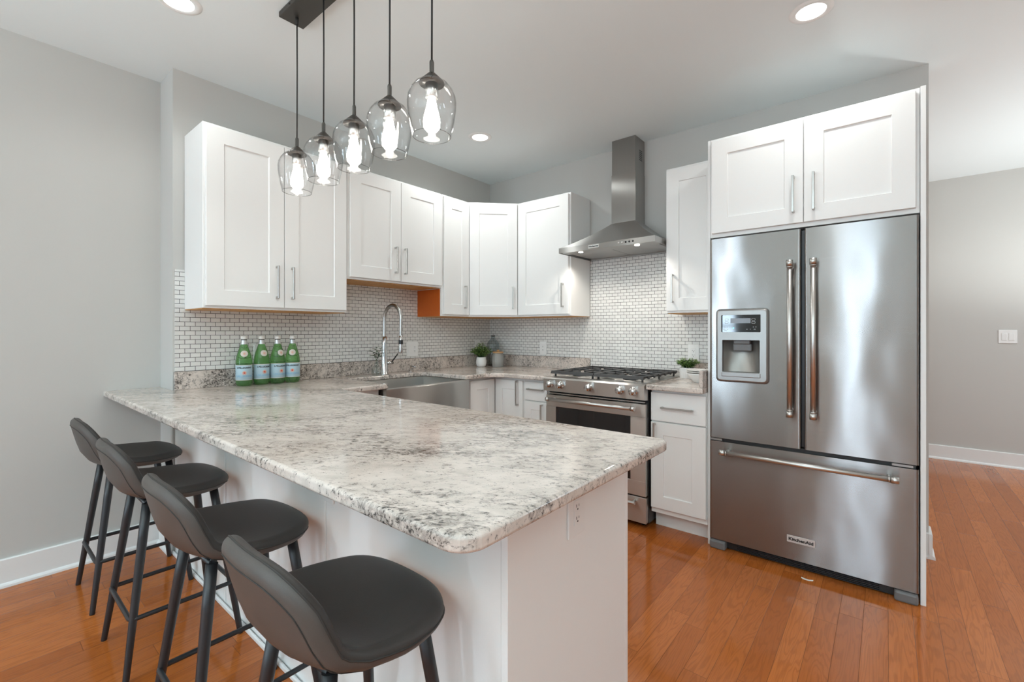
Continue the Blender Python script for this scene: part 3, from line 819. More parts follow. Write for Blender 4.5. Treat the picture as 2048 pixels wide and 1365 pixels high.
# ================================================================== REFRIGERATOR
r = thing('refrigerator', 'stainless French-door refrigerator with water dispenser in left door', 'refrigerator', (2.73, -0.32, 0))
fx0, fx1 = 2.279, 3.179
fy = -0.625
MB().box(fx0 + 0.004, fx1 - 0.004, -0.548, -0.03, 0.035, 1.762, 0.003, 1).build('cabinet_body', 'greyplastic', r)
def fridge_leaf(name, x0, x1, z0, z1, hole=None):
    """door skin slightly bowed, with rolled side edges"""
    b = MB(); n = 16; e = 0.010
    def prof(t):
        x = x0 + (x1 - x0) * t
        edge = min(x - x0, x1 - x)
        y = fy
        if edge < e: y = fy + e - math.sqrt(max(0, e * e - (e - edge) ** 2))
        return x, y
    ts = [0, 0.002, 0.006, 0.012, 0.022] + [0.03 + 0.94 * i / n for i in range(n + 1)] + [0.978, 0.988, 0.994, 0.998, 1]
    zs = [z0, z1] if not hole else sorted([z0, hole[2], hole[3], z1])
    if hole: ts = sorted(set([t for t in ts] + [(hole[0] - x0) / (x1 - x0), (hole[1] - x0) / (x1 - x0)]))
    cols = []
    for t in ts:
        x, y = prof(t); cols.append((x, [b.bm.verts.new((x, y, z)) for z in zs]))
    for (xa, A), (xb, B) in zip(cols, cols[1:]):
        for k in range(len(zs) - 1):
            if hole and k == 1 and xa > hole[0] - 1e-6 and xb < hole[1] + 1e-6: continue
            f = b.bm.faces.new([A[k], B[k], B[k + 1], A[k + 1]]); f.smooth = True
    yb = -0.550
    P0, P1 = cols[0][1], cols[-1][1]
    b.quad((x0, fy + e, z0), (x0, fy + e, z1), (x0, yb, z1), (x0, yb, z0)).quad((x1, fy + e, z0), (x1, yb, z0), (x1, yb, z1), (x1, fy + e, z1))
    for z in (z0, z1):
        b.face([(x, y, z) for x, y in [prof(t) for t in ts]] + [(x1, yb, z), (x0, yb, z)])
    b.quad((x0, yb, z0), (x1, yb, z0), (x1, yb, z1), (x0, yb, z1))
    return b.build(name, 'steel', r, recalc=False)
HOLE = (2.352, 2.541, 1.012, 1.190)
dl_ = fridge_leaf('left_door', fx0, 2.7265, 0.632, 1.766, HOLE)
dr_ = fridge_leaf('right_door', 2.7405, fx1, 0.632, 1.766)
fz = fridge_leaf('freezer_drawer', fx0, fx1, 0.052, 0.612)
MB().box(fx0 + 0.01, fx1 - 0.01, -0.605, -0.5485, 0.6125, 0.6315).build('gap_seal', 'black', r)
MB().box(2.727, 2.740, -0.600, -0.549, 0.64, 1.76).build('center_gasket', 'black', r)
for a, c in ((fx0 + 0.004, fx0 + 0.066), (fx1 - 0.095, fx1 - 0.018)): MB().box(a, c, -0.622, -0.606, 0.6145, 0.628, 0.002, 1).build('hinge', 'dispenser', r)
def bar_handle(door, p0, p1, d):
    p0 = Vector(p0); p1 = Vector(p1); d = Vector(d)
    ax = (p1 - p0).normalized()
    b = MB()
    b.tube([p0, p1], 0.0125, 18)
    for p, s in ((p0, 1), (p1, -1)):
        q = p + ax * s * 0.022
        b.tube([q, q + d], 0.0105, 14)
        b.tube([p - ax * s * 0.012, p + ax * s * 0.018], 0.0158, 18)
        b.tube([p + ax * s * 0.020, p + ax * s * 0.026], 0.0145, 18)
    b.build('handle', 'handlesteel', door)
bar_handle(dl_, (2.684, -0.682, 0.812), (2.684, -0.682, 1.590), (0, 0.0575, 0))
bar_handle(dr_, (2.785, -0.682, 0.812), (2.785, -0.682, 1.590), (0, 0.0575, 0))
bar_handle(fz, (2.358, -0.682, 0.564), (3.098, -0.682, 0.564), (0, 0.0575, 0))
# dispenser: framed plate with display above and open cavity below
def rounded(x0, x1, z0, z1, rr, n=5):
    p = []
    for cx, cz, a in ((x1 - rr, z1 - rr, 0), (x0 + rr, z1 - rr, 90), (x0 + rr, z0 + rr, 180), (x1 - rr, z0 + rr, 270)):
        p += [(cx + rr * math.cos(math.radians(a + 90 * i / n)), cz + rr * math.sin(math.radians(a + 90 * i / n))) for i in range(n + 1)]
    return p
b = MB()
o_ = rounded(2.316, 2.583, 0.955, 1.364, 0.022); i_ = rounded(2.328, 2.571, 0.967, 1.352, 0.016)
hs = rounded(2.347, 2.545, 1.233, 1.329, 0.004); hc = rounded(2.352, 2.541, 1.012, 1.190, 0.004)
def loop(pts, y): return [b.bm.verts.new((x, y, z)) for x, z in pts]
A0 = loop(o_, fy - 0.0003); A = loop(o_, fy - 0.006); B = loop(i_, fy - 0.020)
for R0, R1 in ((A0, A), (A, B)):
    for k in range(len(R0)): b.bm.faces.new([R0[k], R0[(k + 1) % len(R0)], R1[(k + 1) % len(R0)], R1[k]]).smooth = True
yF = fy - 0.020
# face of the frame as bars around the two openings
edges_ = B
S = loop(hs, yF); K = loop(hc, yF)
fl = []
for ring in (B, S, K):
    for k in range(len(ring)):
        e = b.bm.edges.get((ring[k], ring[(k + 1) % len(ring)])) or b.bm.edges.new((ring[k], ring[(k + 1) % len(ring)]))
        fl.append(e)
bmesh.ops.triangle_fill(b.bm, use_beauty=True, use_dissolve=False, edges=fl, normal=(0, -1, 0))
S2 = loop(hs, fy - 0.004); K2 = loop(hc, fy + 0.001)
for R0, R1 in ((S, S2), (K, K2)):
    for k in range(len(R0)): b.bm.faces.new([R0[k], R1[k], R1[(k + 1) % len(R0)], R0[(k + 1) % len(R0)]])
dp = b.build('dispenser_frame', 'dispenser', dl_)
sc_ = MB().box(2.3475, 2.5445, fy - 0.0075, fy - 0.0002, 1.2335, 1.3285).build('display', 'darkglass', dl_)
MB().box(2.392, 2.494, fy - 0.0080, fy - 0.0076, 1.283, 1.311).build('screen', 'lcd', sc_)
b = MB()
for x, z in ((2.372, 1.303), (2.372, 1.288), (2.508, 1.304), (2.508, 1.287)):
    ro, ri = rounded(x - 0.009, x + 0.009, z - 0.006, z + 0.006, 0.003, 2), rounded(x - 0.0075, x + 0.0075, z - 0.0045, z + 0.0045, 0.002, 2)
    P, Q = loop(ro, fy - 0.0081), loop(ri, fy - 0.0081)
    for k in range(len(P)): b.bm.faces.new([P[k], P[(k + 1) % len(P)], Q[(k + 1) % len(P)], Q[k]])
for x, z, wd in ((2.362, 1.262, 0.010), (2.376, 1.262, 0.006), (2.360, 1.250, 0.012), (2.376, 1.250, 0.008), (2.366, 1.242, 0.014), (2.476, 1.250, 0.006), (2.493, 1.250, 0.003), (2.514, 1.250, 0.009), (2.508, 1.262, 0.006), (2.520, 1.262, 0.005)):
    b.quad((x - wd / 2, fy - 0.0081, z - 0.0013), (x + wd / 2, fy - 0.0081, z - 0.0013), (x + wd / 2, fy - 0.0081, z + 0.0013), (x - wd / 2, fy - 0.0081, z + 0.0013))
b.build('icons', 'print', sc_)
MB().box(2.4045, 2.4105, fy - 0.0083, fy - 0.0077, 1.254, 1.260).build('indicator', 'led', sc_)
b = MB()   # cavity: curved back
n = 12; rows = []
for j in range(7):
    z = 1.0125 + (1.1895 - 1.0125) * j / 6
    rows.append([b.bm.verts.new((2.3525 + 0.188 * i / n, fy + 0.001 + (0.062 - 0.030 * (1 - j / 6) ** 2) * math.sin(PI * i / n) ** 0.6, z)) for i in range(n + 1)])
for A, B in zip(rows, rows[1:]):
    for i in range(n): b.bm.faces.new([A[i], A[i + 1], B[i + 1], B[i]]).smooth = True
b.face([v.co.copy() for v in rows[0]]); b.face([v.co.copy() for v in rows[-1]])
b.build('cavity', 'cavity', dl_, recalc=False)
b = MB().box(2.405, 2.488, fy + 0.004, fy + 0.040, 1.168, 1.189, 0.004, 2).box(2.400, 2.494, fy + 0.012, fy + 0.034, 1.128, 1.170, 0.006, 2)
b.build('paddle', 'greyplastic', dl_)
MB().box(2.349, 2.544, fy - 0.024, fy - 0.001, 0.986, 1.0115, 0.003, 2).build('drip_tray', 'dispenser', dl_)
bd = MB().box(2.664, 2.788, fy - 0.0028, fy - 0.0001, 0.142, 0.178, 0.001, 1).build('badge', 'badge', fz)
text_mesh('KitchenAid', 0.0205, bold=0.0009).xform(frame_mat((2.726, fy - 0.0034, 0.1595), (1, 0, 0), (0, 0, 1)) @ Matrix.Diagonal((1.18, 1.0, 1.0, 1.0))).build('lettering', 'ink', bd)
for s, a in ((1, fx0 + 0.002), (-1, fx1 - 0.002)):
    x0, x1 = (a, a + 0.085) if s > 0 else (a - 0.085, a)
    MB().box(x0, x1, -0.640, -0.560, 0.0, 0.048, 0.010, 2).build('foot_cover', 'greyplastic', r)
b = MB().box(fx0 + 0.088, fx1 - 0.088, -0.600, -0.590, 0.006, 0.050)
for k in range(5): b.box(fx0 + 0.14, fx1 - 0.14, -0.606, -0.600, 0.010 + k * 0.008, 0.014 + k * 0.008)
b.build('toe_grille', 'black', r)

# ================================================================== SINK AND FAUCET
r = thing('apron_sink', 'stainless steel apron-front sink set into the granite', 'sink', (0.43, -1.336, 0.62))
b = MB()
sx0, sx1, sy0, sy1 = SKX - 0.012, 0.692, SK0 - 0.020, SK1 + 0.028
zr = ZT - 0.0335
pts = [(0.640, sy0)] + [(0.660 + 0.032 * math.sin(PI * (0.15 + 0.70 * i / 14)) , sy0 + (sy1 - sy0) * i / 14) for i in range(15)] + [(0.640, sy1)]
MB().poly(pts, 0.625, zr, 0.004, 2).build('apron', 'sinksteel', r)
b = MB(); t = 0.018
pr_ = [(sx0, sx0 + t, sy0 + 0.012, sy1 - 0.012), (sx0 + t, 0.6395, sy0 + 0.012, sy0 + 0.012 + t), (sx0 + t, 0.6395, sy1 - 0.012 - t, sy1 - 0.012)]
for x0, x1, y0, y1 in pr_: b.box(x0, x1, y0, y1, 0.66, zr)
b.box(sx0, 0.6395, sy0 + 0.012, sy1 - 0.012, 0.640, 0.660)
b.build('basin', 'sinksteel', r)
MB().lathe([(0, 0.662), (0.04, 0.662), (0.045, 0.6605), (0.045, 0.660)], (0.36, -1.336, 0), 24).build('drain', 'chrome', r)

r = thing('kitchen_faucet', 'tall chrome pull-down spring faucet behind the sink', 'faucet', (0.125, -1.326, ZT))
fx, fyy = 0.125, -1.326
MB().lathe([(0, ZT), (0.031, ZT), (0.031, ZT + 0.004), (0.027, ZT + 0.010), (0.022, ZT + 0.12), (0.0175, ZT + 0.235), (0.0175, ZT + 0.288), (0, ZT + 0.288)], (fx, fyy, 0), 28).build('body', 'chrome', r)
R_ = 0.102; za = 1.330
path = [(fx, fyy, ZT + 0.288), (fx, fyy, za)]
for i in range(1, 17):
    a = PI - PI * i / 16
    path.append((fx + R_ + R_ * math.cos(a), fyy, za + R_ * math.sin(a)))
path.append((fx + 2 * R_ - 0.002, fyy, 1.200))
# dense path for the spring tube
dense = []
for p, q in zip(path, path[1:]):
    p, q = Vector(p), Vector(q); k = max(2, int((q - p).length / 0.0028))
    dense += [p.lerp(q, i / k) for i in range(k)]
dense.append(Vector(path[-1]))
rad = [0.0120 + 0.0014 * math.sin(i * PI / 1.0 + 0.5 * PI) for i in range(len(dense))]
MB().tube(dense, rad, 12).build('spring_hose', 'nickel', r)
hx = fx + 2 * R_ - 0.002
sh = MB().lathe([(0, 1.205), (0.0135, 1.205), (0.0145, 1.170), (0.0145, 1.168), (0.0155, 1.140), (0.0165, 1.085), (0.0150, 1.078), (0, 1.078)], (hx, fyy, 0), 22).build('spray_head', 'chrome', r)
MB().lathe([(0.0150, 1.176), (0.0163, 1.174), (0.0163, 1.146), (0.0158, 1.144)], (hx, fyy, 0), 22).build('grip_ring', 'black', sh)
hd = MB().tube([(fx, fyy + 0.020, ZT + 0.085), (fx, fyy + 0.075, ZT + 0.085)], 0.0135, 18).build('valve', 'chrome', r)
MB().tube([(fx, fyy + 0.066, ZT + 0.090), (fx + 0.02, fyy + 0.110, ZT + 0.155)], [0.0055, 0.0045], 10).build('lever', 'black', hd)

r = thing('soap_dispenser', 'small chrome soap pump right of the tall faucet', 'soap dispenser', (0.120, -1.075, ZT))
MB().lathe([(0, ZT), (0.016, ZT), (0.015, ZT + 0.006), (0.008, ZT + 0.010), (0.008, ZT + 0.052), (0, ZT + 0.052)], (0.120, -1.075, 0), 18).build('base', 'chrome', r)
MB().tube([(0.120, -1.075, ZT + 0.050), (0.165, -1.075, ZT + 0.050), (0.178, -1.075, ZT + 0.042)], 0.0055, 10).build('spout', 'chrome', r)

# ================================================================== OUTLETS AND SWITCHES
def plate(name, label, cat, o, u, wd, h, kind, grp='wall plates'):
    """o centre on the wall, u rightward"""
    n = Vector(u).cross(Vector((0, 0, 1)))
    r = thing(name, label, cat, o, grp)
    fm = frame_mat(o, u, (0, 0, 1))
    MB().box(-wd / 2, wd / 2, -h / 2, h / 2, 0.0002, 0.006, 0.002, 1).xform(fm).build('cover_plate', 'plastic', r)
    cols = {1: [0.0], 2: [-0.023, 0.023]}[len(kind)]
    for cx, k in zip(cols, kind):
        if k == 's':
            MB().box(cx - 0.0165, cx + 0.0165, -0.033, 0.033, 0.0061, 0.0090, 0.0012, 1).xform(fm).build('rocker', 'plastic', r)
        else:
            q = MB().box(cx - 0.0165, cx + 0.0165, -0.033, 0.033, 0.0061, 0.0078, 0.001, 1).xform(fm).build('receptacle', 'plastic', r)
            b = MB()
            for cz in (0.018, -0.014):
                b.box(cx - 0.0072, cx - 0.0052, cz - 0.004, cz + 0.004, 0.0079, 0.0082).box(cx + 0.0048, cx + 0.0066, cz - 0.003, cz + 0.003, 0.0079, 0.0082)
                b.lathe([(0, 0), (0.0024, 0), (0.0024, 0.0003), (0, 0.0003)], (cx, cz - 0.0095, 0.0079), 10)
            b.xform(fm).build('slots', 'ink', q)
    return r
plate('wall_switch_outlet', 'white two-gang switch and outlet plate right of faucet', 'outlet', (0.0062, -0.972, 1.090), (0, 1, 0), 0.116, 0.124, 'so')
plate('wall_outlet', 'white outlet plate partly hidden behind the green bottles', 'outlet', (0.0062, -2.168, 1.094), (0, 1, 0), 0.072, 0.122, 'o')
plate('wall_outlet', 'white outlet plate partly hidden behind the leafy corner plant', 'outlet', (0.0062, -0.190, 1.096), (0, 1, 0), 0.072, 0.122, 'o')
plate('wall_outlet', 'white outlet plate on tiles between grey canister and range', 'outlet', (0.662, -0.0062, 1.085), (1, 0, 0), 0.074, 0.124, 'o')
plate('wall_outlet', 'white outlet plate on tiles behind the plant beside refrigerator', 'outlet', (1.992, -0.0062, 1.082), (1, 0, 0), 0.080, 0.124, 'o')
plate('peninsula_outlet', 'white outlet on the peninsula end panel under granite corner', 'outlet', (2.4302, -2.337, 0.762), (0, 1, 0), 0.082, 0.124, 'o')
plate('peninsula_outlet', 'white plate on stool side of peninsula, just under worktop edge', 'outlet', (1.668, -2.6112, 0.748), (1, 0, 0), 0.075, 0.124, 's')
plate('light_switch', 'white double rocker switch on the far hallway wall', 'switch', (3.915, FAR - 0.0002, 1.189), (1, 0, 0), 0.118, 0.122, 'ss')

# ================================================================== PENDANT LAMP
r = thing('pendant_lamp', 'five-light bar pendant with clear glass shades over the peninsula', 'pendant light', (1.4425, -2.386, CEIL))
MB().box(0.914, 1.971, -2.443, -2.329, CEIL - 0.025, CEIL - 0.0003, 0.002, 1).build('canopy', 'canopy', r)
b = MB().lathe([(0, 0), (0.004, 0), (0.004, 0.004), (0, 0.004)], (1.02, -2.4465, CEIL - 0.012), 12, axis='y')
b.build('screw', 'black', r)
PX = [0.971, 1.212, 1.448, 1.681, 1.912]
py = -2.386
for i, x in enumerate(PX):
    if i == 0:
        cd = MB().tube([(x, py, CEIL - 0.055), (x + 0.0015, py, 2.45), (x, py, 2.126)], 0.0032, 8).lathe([(0, 2.65), (0.0065, 2.652), (0.0075, 2.668), (0.0075, 2.6815), (0, 2.6815)], (x, py, 0), 14).build('cord', 'cord', r)
        st = MB().lathe([(0, 2.132), (0.0055, 2.130), (0.0075, 2.124), (0.0075, 2.086), (0, 2.086)], (x, py, 0), 6, smooth=False).build('stem', 'canopy', r)
        cp = MB().lathe([(0.0075, 2.089), (0.011, 2.087), (0.041, 2.057), (0.0415, 2.052), (0.0, 2.052)], (x, py, 0), 32).build('cap', 'canopy', r)
        sk = MB().lathe([(0.0, 2.0515), (0.021, 2.0515), (0.021, 2.006), (0.0175, 2.004), (0.0, 2.004)], (x, py, 0), 24).build('socket', 'nickel', r)
        g = MB()
        pf = [(0.0420, 2.0585), (0.0560, 2.0475), (0.0690, 2.0300), (0.0775, 2.011), (0.0800, 1.992), (0.0790, 1.968), (0.0750, 1.938), (0.0690, 1.908), (0.0625, 1.882)]
        inn = [(q - 0.0022, h) for q, h in reversed(pf)]
        g.lathe(pf + [(0.0614, 1.8805)] + inn + [pf[0]], (x, py, 0), 48)
        gl = g.build('glass_shade', 'glass', r, recalc=True)
        bl = MB().lathe([(0.0, 2.0035), (0.012, 2.0033), (0.0140, 1.994), (0.0185, 1.972), (0.0255, 1.945), (0.0280, 1.928), (0.0260, 1.908), (0.016, 1.896), (0.0, 1.893)], (x, py, 0), 24).build('bulb', 'bulb', r)
        rm = MB().tube([(x + 0.0620 * math.cos(2 * PI * k / 40), py + 0.0620 * math.sin(2 * PI * k / 40), 1.8795) for k in range(40)], 0.0012, 6, closed=True).build('shade_rim', 'glassrim', r)
        proto = [cd, st, cp, sk, gl, bl, rm]
    else:
        for q in proto:
            c = q.copy(); C.objects.link(c); c.parent = r; c.location = (x - PX[0], 0, 0)

# ================================================================== BAR STOOLS
def stool_shell():
    """unrolled outline mapped on a curved profile: y forward, z up"""
    P = [(0.172, 0.604), (0.158, 0.624), (0.125, 0.636), (0.07, 0.636), (0.0, 0.631), (-0.07, 0.628), (-0.115, 0.633), (-0.151, 0.651), (-0.175, 0.684), (-0.190, 0.732), (-0.201, 0.780), (-0.213, 0.834)]
    pts = [Vector((0, y, z)) for y, z in P]
    # arc length table on a Catmull-Rom curve
    def cr(i, t):
        p0, p1, p2, p3 = pts[max(i - 1, 0)], pts[i], pts[i + 1], pts[min(i + 2, len(pts) - 1)]
        return 0.5 * ((2 * p1) + (p2 - p0) * t + (2 * p0 - 5 * p1 + 4 * p2 - p3) * t * t + (3 * p1 - p0 - 3 * p2 + p3) * t ** 3)
    samp = [cr(i, k / 12) for i in range(len(pts) - 1) for k in range(12)] + [pts[-1]]
    acc = [0.0]
    for a, c in zip(samp, samp[1:]): acc.append(acc[-1] + (c - a).length)
    T = acc[-1]
    def at(s):
        s = max(0.0, min(1.0, s)) * T
        lo = 0
        for i in range(len(acc) - 1):
            if acc[i + 1] >= s: lo = i; break
        f = (s - acc[lo]) / max(1e-9, acc[lo + 1] - acc[lo])
        return samp[lo].lerp(samp[lo + 1], f)
    def tang(s):
        return (at(min(1, s + 0.012)) - at(max(0, s - 0.012))).normalized()
    keys = [(0, 0.200), (0.15, 0.217), (0.32, 0.216), (0.46, 0.207), (0.58, 0.194), (0.70, 0.193), (0.85, 0.196), (1, 0.188)]
    def W(s):
        for (a, wa), (c, wc) in zip(keys, keys[1:]):
            if s <= c:
                f = (s - a) / (c - a); f = f * f * (3 - 2 * f)
                return wa + (wc - wa) * f
        return keys[-1][1]
    curl_k = [(0, -0.020), (0.2, -0.010), (0.38, 0.006), (0.55, 0.024), (0.7, 0.040), (0.85, 0.040), (1, 0.022)]
    def curl(s):
        for (a, wa), (c, wc) in zip(curl_k, curl_k[1:]):
            if s <= c: return wa + (wc - wa) * (s - a) / (c - a)
        return curl_k[-1][1]
    def pos(r, th, side):
        ca, sa = math.cos(th), math.sin(th)
        ex = 2 / (2.9 + 0.7 * max(0.0, ca))
        a = math.copysign(abs(ca) ** ex, ca); bb = math.copysign(abs(sa) ** ex, sa)
        s = 0.5 + 0.5 * r * a
        lat = r * bb
        x = lat * W(s)
        t = tang(s); nrm = Vector((0, -t.z, t.y))     # towards the sitter
        if nrm.z < 0 and s < 0.5: nrm = -nrm
        if s >= 0.5 and nrm.y < 0: nrm = -nrm
        p = at(s) + Vector((x, 0, 0)) + nrm * curl(s) * (lat ** 2)
        th_ = 0.021 * math.sqrt(max(0.0, 1 - ((r - 0.90) / 0.10) ** 2)) if r > 0.90 else 0.021
        return p + nrm * th_ * side
    return pos
POS = stool_shell()
RR = [0.0, 0.15, 0.3, 0.45, 0.6, 0.72, 0.82, 0.88] + [0.90 + 0.10 * math.sin(PI / 2 * k / 8) for k in range(9)]
NT = 72
def shell_half(side):
    b = MB()
    c0 = b.bm.verts.new(POS(0, 0, side)); rings = []
    for rr in RR[1:]: rings.append([b.bm.verts.new(POS(rr, 2 * PI * k / NT, side)) for k in range(NT)])
    for k in range(NT): b.bm.faces.new([c0, rings[0][k], rings[0][(k + 1) % NT]]).smooth = True
    for A, B in zip(rings, rings[1:]):
        for k in range(NT): b.bm.faces.new([A[k], B[k], B[(k + 1) % NT], A[(k + 1) % NT]]).smooth = True
    return b
STOOL_Y = -2.823
SXC = [0.203, 0.832, 1.520, 2.148]
SLAB = ['charcoal leather bar stool farthest from camera, beside the left wall', 'second charcoal leather bar stool from the left wall',
        'third charcoal leather bar stool from the left wall', 'nearest charcoal leather bar stool, at the granite corner end']
st = thing('bar_stool', SLAB[0], 'bar stool', (0, 0, 0), 'bar stools along the peninsula')
shell_half(1).build('seat_pad', 'leatherseat', st)
sh = shell_half(-1).build('outer_shell', 'leather', st)
b = MB(); b.tube([POS(0.905, 2 * PI * k / 96, -1.02) for k in range(96)], 0.0013, 6, closed=True)
b.build('back_seam', 'stitch', sh)
b = MB(); b.tube([POS(1.0, 2 * PI * k / 96, 0) for k in range(96)], 0.0022, 6, closed=True)
b.build('rim_seam', 'stitch', sh)
for sx_ in (-1, 1):
    for sy_ in (-1, 1):
        top = Vector((sx_ * 0.112, sy_ * 0.108, 0.600)); foot = Vector((sx_ * 0.186, sy_ * 0.183, 0.0))
        MB().tube([foot, foot.lerp(top, 0.004), foot.lerp(top, 0.35), foot.lerp(top, 0.8), top], [0.0095, 0.0100, 0.0125, 0.0150, 0.0150], 16).build('leg', 'legmetal', st)
b = MB(); q = 0.166; zz = 0.212; c_ = []
for cx, cy, a in ((q - 0.02, q - 0.02, 0), (-q + 0.02, q - 0.02, 90), (-q + 0.02, -q + 0.02, 180), (q - 0.02, -q + 0.02, 270)):
    c_ += [(cx + 0.02 * math.cos(math.radians(a + 90 * i / 5)), cy + 0.02 * math.sin(math.radians(a + 90 * i / 5)), zz) for i in range(6)]
b.tube(c_, 0.0082, 10, closed=True); b.build('footrest', 'legmetal', st)
b = MB()
for s in (-1, 1):
    b.tube([(s * 0.112, 0.108, 0.600), (s * 0.06, 0.07, 0.606), (s * 0.06, -0.07, 0.606), (s * 0.112, -0.108, 0.600)], 0.009, 8)
    b.tube([(-0.112, s * 0.108, 0.598), (0.112, s * 0.108, 0.598)], 0.009, 8)
b.box(-0.07, 0.07, -0.09, 0.09, 0.604, 0.611)
b.build('seat_frame', 'legmetal', st)
kids = [o for o in C.objects if o.parent == st]
for i, x in enumerate(SXC):
    if i == 0:
        st.location = (x, STOOL_Y, 0); continue
    c = st.copy(); C.objects.link(c); c.location = (x, STOOL_Y, 0); c['label'] = SLAB[i]
    for k in kids:
        d = k.copy(); C.objects.link(d); d.parent = c
        for g in [o for o in C.objects if o.parent == k]:
            e = g.copy(); C.objects.link(e); e.parent = d

# ================================================================== BOTTLES
BOT = [(0.091, -2.290, 0.33), (0.090, -2.190, 0.63), (0.098, -2.098, 0.75), (0.110, -2.010, 0.17)]
BLAB = ['green mineral water bottle, leftmost of the four by the tiles', 'green mineral water bottle, second from left of the four',
        'green mineral water bottle, third from left of the four', 'green mineral water bottle, rightmost of the four']
bt = thing('water_bottle', BLAB[0], 'bottle', (0, 0, 0), 'green mineral water bottles')
def petal(a, h): return 1.0 + (0.055 * abs(math.sin(2.5 * a)) - 0.04 if h < 0.018 else 0.0)
MB().lathe([(0, 0.006), (0.022, 0.001), (0.036, 0.003), (0.0425, 0.014), (0.0435, 0.030), (0.0435, 0.134), (0.0430, 0.150), (0.0395, 0.175), (0.0320, 0.205), (0.0225, 0.235), (0.0165, 0.252), (0.0145, 0.268), (0.0145, 0.276), (0, 0.276)], n=40, rib=petal).build('body', 'green', bt)
MB().lathe([(0.0175, 0.2495), (0.0158, 0.262), (0.0152, 0.268), (0.0152, 0.2745)], n=28).build('neck_foil', 'silver', bt)
MB().lathe([(0.0158, 0.2750), (0.0162, 0.2752), (0.0162, 0.2790), (0.0158, 0.2792)], n=28).build('cap_ring', 'ink', bt)
MB().lathe([(0, 0.2795), (0.0165, 0.2795), (0.0170, 0.283), (0.0170, 0.294), (0.0145, 0.298), (0, 0.298)], n=28).build('cap', 'cap', bt)
RL = 0.0440
FACE = math.radians(-36)   # the printed side looks towards the room
lb = MB().lathe([(0.0437, 0.036), (RL, 0.0362), (RL, 0.1275), (0.0437, 0.1278)], n=48).build('label', 'bluelabel', bt)
for z in (0.036, 0.1245):
    MB().lathe([(RL + 0.0002, z), (RL + 0.0003, z + 0.0002), (RL + 0.0003, z + 0.0030), (RL + 0.0002, z + 0.0032)], n=48).build('label_border', 'cream', lb)
def wrap(mb, rad, z0, ang):
    for v in mb.bm.verts:
        a = ang + v.co.x / rad; rr = rad + v.co.z
        v.co = Vector((rr * math.cos(a), rr * math.sin(a), z0 + v.co.y))
    return mb
wrap(text_mesh('S.PELLEGRINO', 0.0135, 0.0002, bold=0.0004), RL + 0.0005, 0.1105, FACE).build('brand_lettering', 'ink', lb)
wrap(text_mesh('S.PELLEGRINO', 0.0150, 0.0002, bold=0.0008), RL + 0.0005, 0.060, FACE).build('blue_lettering', 'blueink', lb)
def star(r0, r1, n):
    b = MB(); b.face([((r0 if i % 2 == 0 else r1) * math.sin(PI * i / n), (r0 if i % 2 == 0 else r1) * math.cos(PI * i / n), 0) for i in range(2 * n)]); return b
wrap(star(0.0125, 0.0105, 12), RL + 0.0005, 0.080, FACE).build('star_halo', 'peach', lb)
wrap(star(0.0085, 0.0036, 5), RL + 0.0008, 0.080, FACE).build('star', 'redstar', lb)
b = MB(); b.face([(0.019 * math.cos(2 * PI * i / 24), 0.017 * math.sin(2 * PI * i / 24), 0) for i in range(24)])
def neck_r(z): return 0.0430 + (0.0225 - 0.0430) * (z - 0.150) / 0.085 + 0.0045 * math.sin(PI * (z - 0.150) / 0.085)
t_ = MB(); n = 8; g_ = []
for j in range(n + 1):
    row = []
    for i in range(n + 1):
        p, q = -1 + 2 * i / n, -1 + 2 * j / n
        u_, v_ = p * math.sqrt(1 - q * q / 2) * 0.020, q * math.sqrt(1 - p * p / 2) * 0.0185
        z = 0.194 + v_; rr = neck_r(z) + 0.0022; a = FACE + u_ / rr
        row.append(t_.bm.verts.new((rr * math.cos(a), rr * math.sin(a), z)))
    g_.append(row)
for j in range(n):
    for i in range(n): t_.bm.faces.new([g_[j][i], g_[j][i + 1], g_[j + 1][i + 1], g_[j + 1][i]]).smooth = True
nl = t_.build('neck_label', 'cream', bt)
s_ = star(0.0085, 0.0055, 8)
for v in s_.bm.verts:
    z = 0.194 + v.co.y; rr = neck_r(z) + 0.0028; a = FACE + v.co.x / rr
    v.co = Vector((rr * math.cos(a), rr * math.sin(a), z))
s_.build('emblem', 'peach', nl)
kids = [o for o in C.objects if o.parent == bt]
for i, (x, y, rz) in enumerate(BOT):
    if i == 0: bt.location = (x, y, ZT); bt.rotation_euler = (0, 0, rz); continue
    c = bt.copy(); C.objects.link(c); c.location = (x, y, ZT); c.rotation_euler = (0, 0, rz); c['label'] = BLAB[i]
    for k in kids:
        d = k.copy(); C.objects.link(d); d.parent = c
        for g in [o for o in C.objects if o.parent == k]:
            e = g.copy(); C.objects.link(e); e.parent = d

# ================================================================== PLANTS, JARS, DISHES
def leaf(b, p, d, ln, wd, droop=0.3):
    """small cupped leaf from p along d"""
    d = Vector(d).normalized(); side = d.cross(Vector((0, 0, 1)))
    if side.length < 0.05: side = Vector((1, 0, 0))
    side.normalize(); up = side.cross(d)
    pts = []
    for f, ww in ((0, 0.05), (0.3, 0.85), (0.65, 0.9), (1.0, 0.08)):
        c = Vector(p) + d * ln * f - Vector((0, 0, 1)) * droop * ln * f * f
        pts.append((c - side * wd * ww / 2 + up * wd * 0.15 * ww, c, c + side * wd * ww / 2 + up * wd * 0.15 * ww))
    vs = [[b.bm.verts.new(q) for q in row] for row in pts]
    for A, B in zip(vs, vs[1:]):
        for k in range(2): b.bm.faces.new([A[k], A[k + 1], B[k + 1], B[k]]).smooth = True

